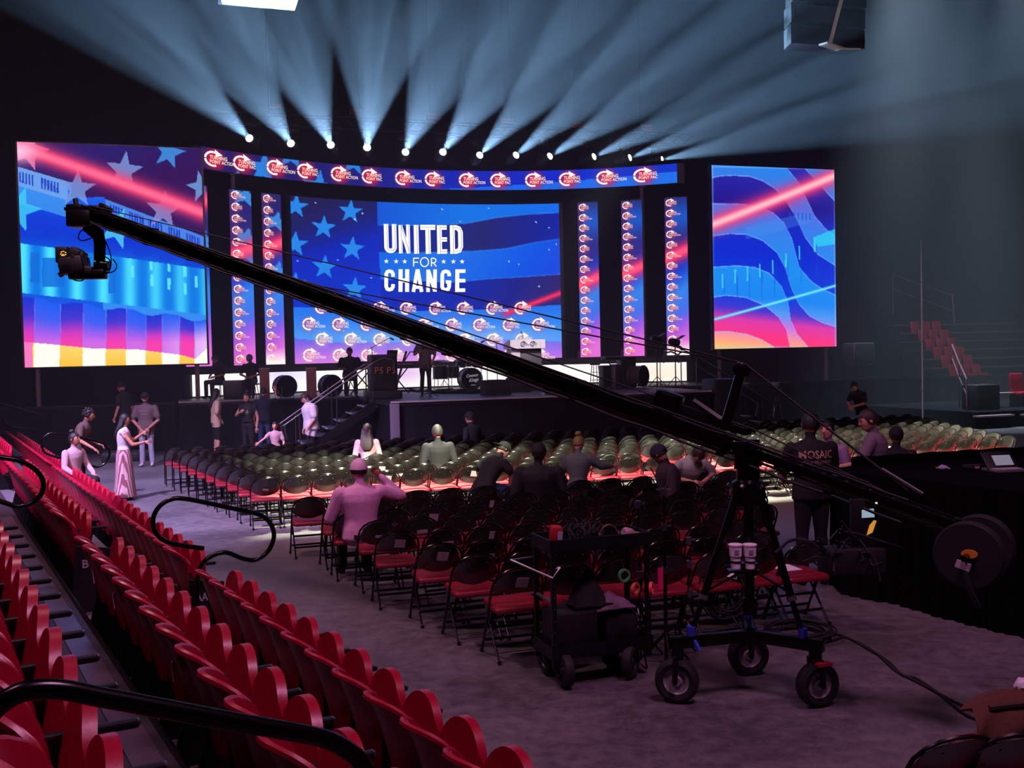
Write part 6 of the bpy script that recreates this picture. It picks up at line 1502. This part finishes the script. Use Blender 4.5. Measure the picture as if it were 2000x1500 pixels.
p = G(-20.9, 2.55); person('curly-haired person in a brown shirt leaning by the far red seats', p, -PI / 2 + .1, 1.76, lean=.25, arms={'R': ((.28, .10, .22), (.30, .36, .06)), 'L': ((-.26, .1, .2), (-.16, .34, .1))}, shirt=cloth('brown', '4e3a36'), pants=BLKC, shoes=SHOE, skin='tan', hair=('curly', 'black'))
p = G(-19.25, 2.30); person('person in a pale pink blouse sitting by the far looped handrail', p, -PI / 2 - .5, 1.66, 'sit', shirt=cloth('blush', 'a88a90'), pants=BLKC, shoes=SHOE, skin='tan', hair=('bun', 'black'), sex='f', long_sleeve=True, seat=.52, head=(.3, .1, 0), arms={'L': ((-.26, .05, .2), (-.2, .3, .06)), 'R': ((.26, .08, .2), (.2, .32, .06))})
# --- group by the stage stairs
p = topat(420, 757, 27.6); p.z = 0; person('person in a yellow tie-dye T-shirt and black shorts, hand on hip', p, -PI / 2 + .5, 1.84, arms={'R': ((.36, -.06, .20), (.20, .08, .04)), 'L': ((-.26, 0, .18), (-.2, .16, 0))}, shirt=cloth('pale_yellow', 'c2a88e', var=.3, scale=12), pants=BLKC, shoes=SHOE, short=True, hair=('long', 'black'), sex='f', skin='light', head=(.5, .1, 0))
p = topat(483, 765, 26.6); p.z = 0; o = person('person in a black tank top with a pale logo, one hand at the chest', p, F_C - .25, 1.74, arms={'R': ((.30, .06, .24), (.10, .20, .34)), 'L': ((-.27, -.02, .16), (-.28, .08, -.08))}, top='tank', shirt=BLKC, pants=BLKC, shoes=SHOE, skin='tan', hair=('bun', 'black'), sex='f', bulk=1.08)
print_on(o, [rect(-.09, 1.24, .18, .02), rect(-.07, 1.28, .14, .018), rect(-.08, 1.20, .16, .012)], mat('tank_print', 'a89880', .8), 'shirt_print', back=False)
p = topat(514, 757, 28.3); p.z = 0; person('person in dark top and blue jeans, back to us, hand raised to the stage', p, .2, 1.82, arms={'R': ((.34, .10, .48), (.30, .2, .74)), 'L': ((-.28, 0, .16), (-.26, .1, -.06))}, shirt=NAVY, pants=JEAN, shoes=SHOE, skin='light', hair=('short', 'brown'))
p = topat(537, 829, 22.4); p.z = 0; person('small child in a pink tie-dye T-shirt holding out one arm', p, F_C + .2, 1.22, arms={'R': ((.30, .10, .34), (.50, .16, .20)), 'L': ((-.26, .04, .2), (-.24, .14, .0))}, shirt=cloth('pale_pink', 'b08a8c', var=.35, scale=14), pants=BLKC, shoes=SHOE, hair=('long', 'brown'), sex='f', skin='light')
p = topat(606, 765, 24.6); p.z = 0; person('person in an oversized white T-shirt and black trousers with a bowed head', p, PI / 2 + .45, 1.80, arms={'L': ((-.30, .0, .2), (-.26, .16, -.02))}, shirt=WHT, pants=BLKC, shoes=SHOE, hair=('short', 'brown'), head=(.2, -.55, 0), lean=.06, bulk=1.36)
# --- people in the chairs
def seated(x, y, z, **kw): p = headat(x, y, z + .02); return p
p = seated(716, 824, 1.34); person('long-haired person in a pale pink shirt seated near the stage, seen from behind', p, TH - .2, 1.70, 'sit', shirt=cloth('blush2', 'a88890'), pants=JEAN, shoes=SHOE, hair=('long', 'brown'), sex='f', long_sleeve=True, head=(-.3, 0, 0))
p = seated(853, 829, 1.36); person('grey-haired person in a dark shirt seated in the lit rows, seen from behind', p, TH, 1.80, 'sit', shirt=DGR, pants=BLKC, shoes=SHOE, hair=('short', 'grey'), skin='light', bulk=1.08, long_sleeve=True)
p = seated(920, 803, 1.36); person('person in a dark cap seated alone right below the stage edge', p, TH + .6, 1.78, 'sit', shirt=BLKC, pants=BLKC, shoes=SHOE, hair=('short', 'black'), cap=(BLKC, 1), skin='light', lean=.1)
p = seated(945, 858, 1.26); person('person in a black cap bending forward to the right in the lit rows', p, -PI / 2 + .75, 1.80, 'sit', lean=.62, shirt=DGR, pants=JEAN, shoes=SHOE, hair=('short', 'black'), cap=(BLKC, -1), skin='light', bulk=1.08, head=(-.3, -.05, 0), arms={'R': ((.28, .34, .22), (.16, .42, -.02)), 'L': ((-.34, .22, .26), (-.36, .28, .04))})
p = seated(699, 892, 1.40); o = person('person in a pink shirt and white cap seated with one hand raised to the ear', p, TH + .05, 1.84, 'sit', shirt=PINKC, pants=BLKC, shoes=SHOE, hair=('short', 'brown'), cap=(cloth('cap_pink', 'd3a9c6'), 1), skin='tan', bulk=1.16, long_sleeve=True, arms={'R': ((.50, .12, .36), (.26, .14, .62)), 'L': ((-.32, .1, .18), (-.2, .3, .06))})
p = seated(1050, 861, 1.40); person('broad person in black jacket and cap seated with the back to us', p, TH - .25, 1.84, 'sit', shirt=BLKC, pants=BLKC, shoes=SHOE, hair=('short', 'black'), cap=(BLKC, 1), skin='tan', bulk=1.22, long_sleeve=True, head=(-.4, 0, 0))
p = seated(1128, 846, 1.34); person('person with a blond hair bun and grey shirt, one arm along the next chair', p, TH - .45, 1.70, 'sit', shirt=cloth('slate', '4a5452'), pants=GRY, shoes=SHOE, hair=('bun', 'blond'), sex='f', bulk=1.12, long_sleeve=True, arms={'R': ((.36, .10, .34), (.52, .26, .32)), 'L': ((-.28, .1, .2), (-.2, .3, .06))}, head=(-.25, -.1, 0), lean=.12)
p = seated(1300, 862, 1.36); o = person('person in a navy cap slumped sideways, legs stretched over the chairs', p, PI / 2 + .1, 1.80, 'sit', lean=.1, side=.0, shirt=cloth('plum_black', '2a1820'), pants=BLKC, shoes=cloth('green_shoe', '8c9a72'), hair=('short', 'black'), cap=(NAVY, -1), skin='tan', bulk=1.14, long_sleeve=True, head=(-.6, -.5, 0), legs={'L': ((-.1, .42, .52), (-.1, .86, .40)), 'R': ((.12, .40, .55), (.10, .50, .12))}, arms={'R': ((.34, .0, .22), (.30, .26, .16)), 'L': ((-.30, .05, .2), (-.2, .3, .1))})
p = seated(1336, 862, 1.22); person('person in a pale grey T-shirt bent over a chair, arms folded, under the crane arm', p, F_C + .4, 1.78, 'sit', lean=.55, shirt=cloth('mist', '9aa398'), pants=GRY, shoes=SHOE, hair=('short', 'brown'), skin='light', head=(0, -.4, 0), bulk=1.08, arms={'R': ((.38, .24, .24), (.10, .42, .16)), 'L': ((-.38, .24, .24), (-.10, .42, .16))})
# --- at the control desk
p = headat(1588, 1141, 0); o = person('person in black T-shirt with pale back lettering, standing at the desk, back to us', p, .12, 1.86, shirt=BLKC, pants=BLKC, shoes=SHOE, skin='tan', hair=('short', 'black'), bulk=1.12, arms={'L': ((-.27, .10, .18), (-.16, .32, .10)), 'R': ((.27, .10, .18), (.16, .32, .10))}, head=(-.45, -.1, 0), vox=.014)
PT = mat('tan_print', 'b08a78', .7)
print_on(o, [mtext('MOSAIC', -.185, 1.385, .37, .085), mtext('PROEVENTS', -.03, 1.325, .21, .035), rect(-.17, 1.348, .13, .006), rect(-.16, 1.336, .12, .006), rect(-.15, 1.324, .11, .006)], PT, 'shirt_lettering')
p = topat(1708, 811, 11.9); p.z = 0; person('person in a mauve T-shirt behind the desk looking down to the left', p, PI / 2 - .55, 1.84, shirt=cloth('mauve', '6a5a66'), pants=BLKC, shoes=SHOE, skin='light', hair=('short', 'brown'), head=(.5, -.3, 0), arms={'L': ((-.34, .10, .24), (-.26, .36, .18)), 'R': ((.28, .1, .2), (.1, .34, .14))}, vox=.014)
p = topat(1750, 838, 12.4); p.z = 0; person('person in a dark flat cap seen from behind, right of the mauve T-shirt', p, -.4, 1.58, shirt=BLKC, pants=BLKC, shoes=SHOE, skin='tan', hair=('short', 'black'), cap=(BLKC, 1), bulk=1.05)
p = topat(1618, 834, 12.6); p.z = 0; person('person in a lilac shirt mostly hidden behind the lettered black T-shirt', p, PI - .7, 1.66, shirt=cloth('lilac', '8a7496'), pants=BLKC, shoes=SHOE, skin='light', hair=('short', 'black'))
p = topat(1683, 757, 26.5); p.z = 0; person('person in a black T-shirt and pale jeans bending down in the far haze', p, PI / 2 + .6, 1.76, lean=.35, shirt=BLKC, pants=PJEAN, shoes=SHOE, skin='tan', hair=('short', 'black'), head=(0, -.3, 0), arms={'R': ((.24, .24, .22), (.06, .40, .10)), 'L': ((-.26, .2, .2), (-.06, .4, .12))})
# --- on the stage
for x, y, cp__, lb, face in ((425, 699, None, 'musician in dark clothes seated at the left end of the stage', F_C - .6), (490, 699, (GRY, 1), 'musician in a pale cap seated left of the reddish pillar', F_C)):
    p = on(x + 4, 779); p = p + Vector(VV) * .6; o = person(lb, p, face, 1.76, 'sit', lean=.15, shirt=BLKC, pants=DGR, shoes=SHOE, skin='tan', hair=('short', 'black'), cap=cp__, head=(0, -.35, 0), arms={'L': ((-.3, .1, .2), (-.12, .3, .14)), 'R': ((.3, .1, .2), (.12, .3, .14))}, group='musicians on the stage')
    t = thing('folding_stool', 'low black stool under the ' + ('bare-headed seated musician' if cp__ is None else 'seated musician in the cap'), 'stool', p, face); m = MB(); m.box((0, -.06, .42), (.4, .38, .05), None, .02); m.build('seat', BLKP, t)
    for a, b_ in ((-1, -1), (-1, 1), (1, -1), (1, 1)): q = MB(); q.rod((a * .12, -.06 + b_ * .12, .4), (a * .18, -.06 + b_ * .17, 0), .012, 6); q.build('leg', BLK, t)
boxthing('equipment_table', 'low dark equipment rack between the two seated musicians', 'rack', on(458, 779) + Vector((0, .3, 0)), (.8, .4, .55), BLKP, parts=lambda t, z: MB().box((0, -.21, .3), (.6, .02, .3)).build('rack_panel', DGREY, t))
p = on(692, 776) + Vector(VV) * .7; person('keyboard player in black seated behind the stage speaker', p, F_C + .2, 1.80, 'sit', lean=.12, shirt=BLKC, pants=BLKC, shoes=SHOE, skin='brown', hair=('short', 'black'), bulk=1.2, seat=.55, arms={'L': ((-.32, .1, .2), (-.2, .36, .2)), 'R': ((.32, .1, .2), (.2, .36, .2))}, head=(0, -.2, 0), group='musicians on the stage')
t = thing('keyboard_stool', 'round black stool under the keyboard player', 'stool', p, 0); m = MB(); m.lathe([(.18, .46), (.2, .49), (.18, .52)], 14); m.build('seat', BLKP, t)
for k in range(3): q = MB(); q.rod((0, 0, .46), (.22 * math.cos(k * 2.1), .22 * math.sin(k * 2.1), 0), .014, 6); q.build('leg', BLK, t)
p = on(832, 771); person('musician in a plaid shirt standing on stage, head behind the crane arm', p, F_C + .35, 1.80, shirt=checks(), pants=DGR, shoes=SHOE, skin='tan', hair=('short', 'black'), cap=(BLKC, 1), bulk=1.12, arms={'R': ((.34, .10, .24), (.30, .36, .30)), 'L': ((-.28, .06, .2), (-.16, .26, .06))}, group='musicians on the stage')
# ---------------------------------------------------------------- haze, fills the stage end of the hall
def haze():
    m = bpy.data.materials.new('stage_haze'); m.use_nodes = True; nt = m.node_tree; nt.nodes.clear()
    v = nt.nodes.new('ShaderNodeVolumeScatter'); o = nt.nodes.new('ShaderNodeOutputMaterial')
    v.inputs['Color'].default_value = (.9, .95, 1, 1); v.inputs['Density'].default_value = .0075; v.inputs['Anisotropy'].default_value = .25
    nt.links.new(v.outputs[0], o.inputs['Volume'])
    b = MB(); b.prism([tuple(S(*q)[:2]) for q in ((-23.5, 24.2), (45.5, 24.2), (45.5, 45.2), (-23.5, 45.2))], 20.8, z0=.05)
    h = b.build('stage_haze', m); h['kind'] = 'stuff'; h['label'] = 'thin grey haze hanging in the air over the stage'
    return h
haze()
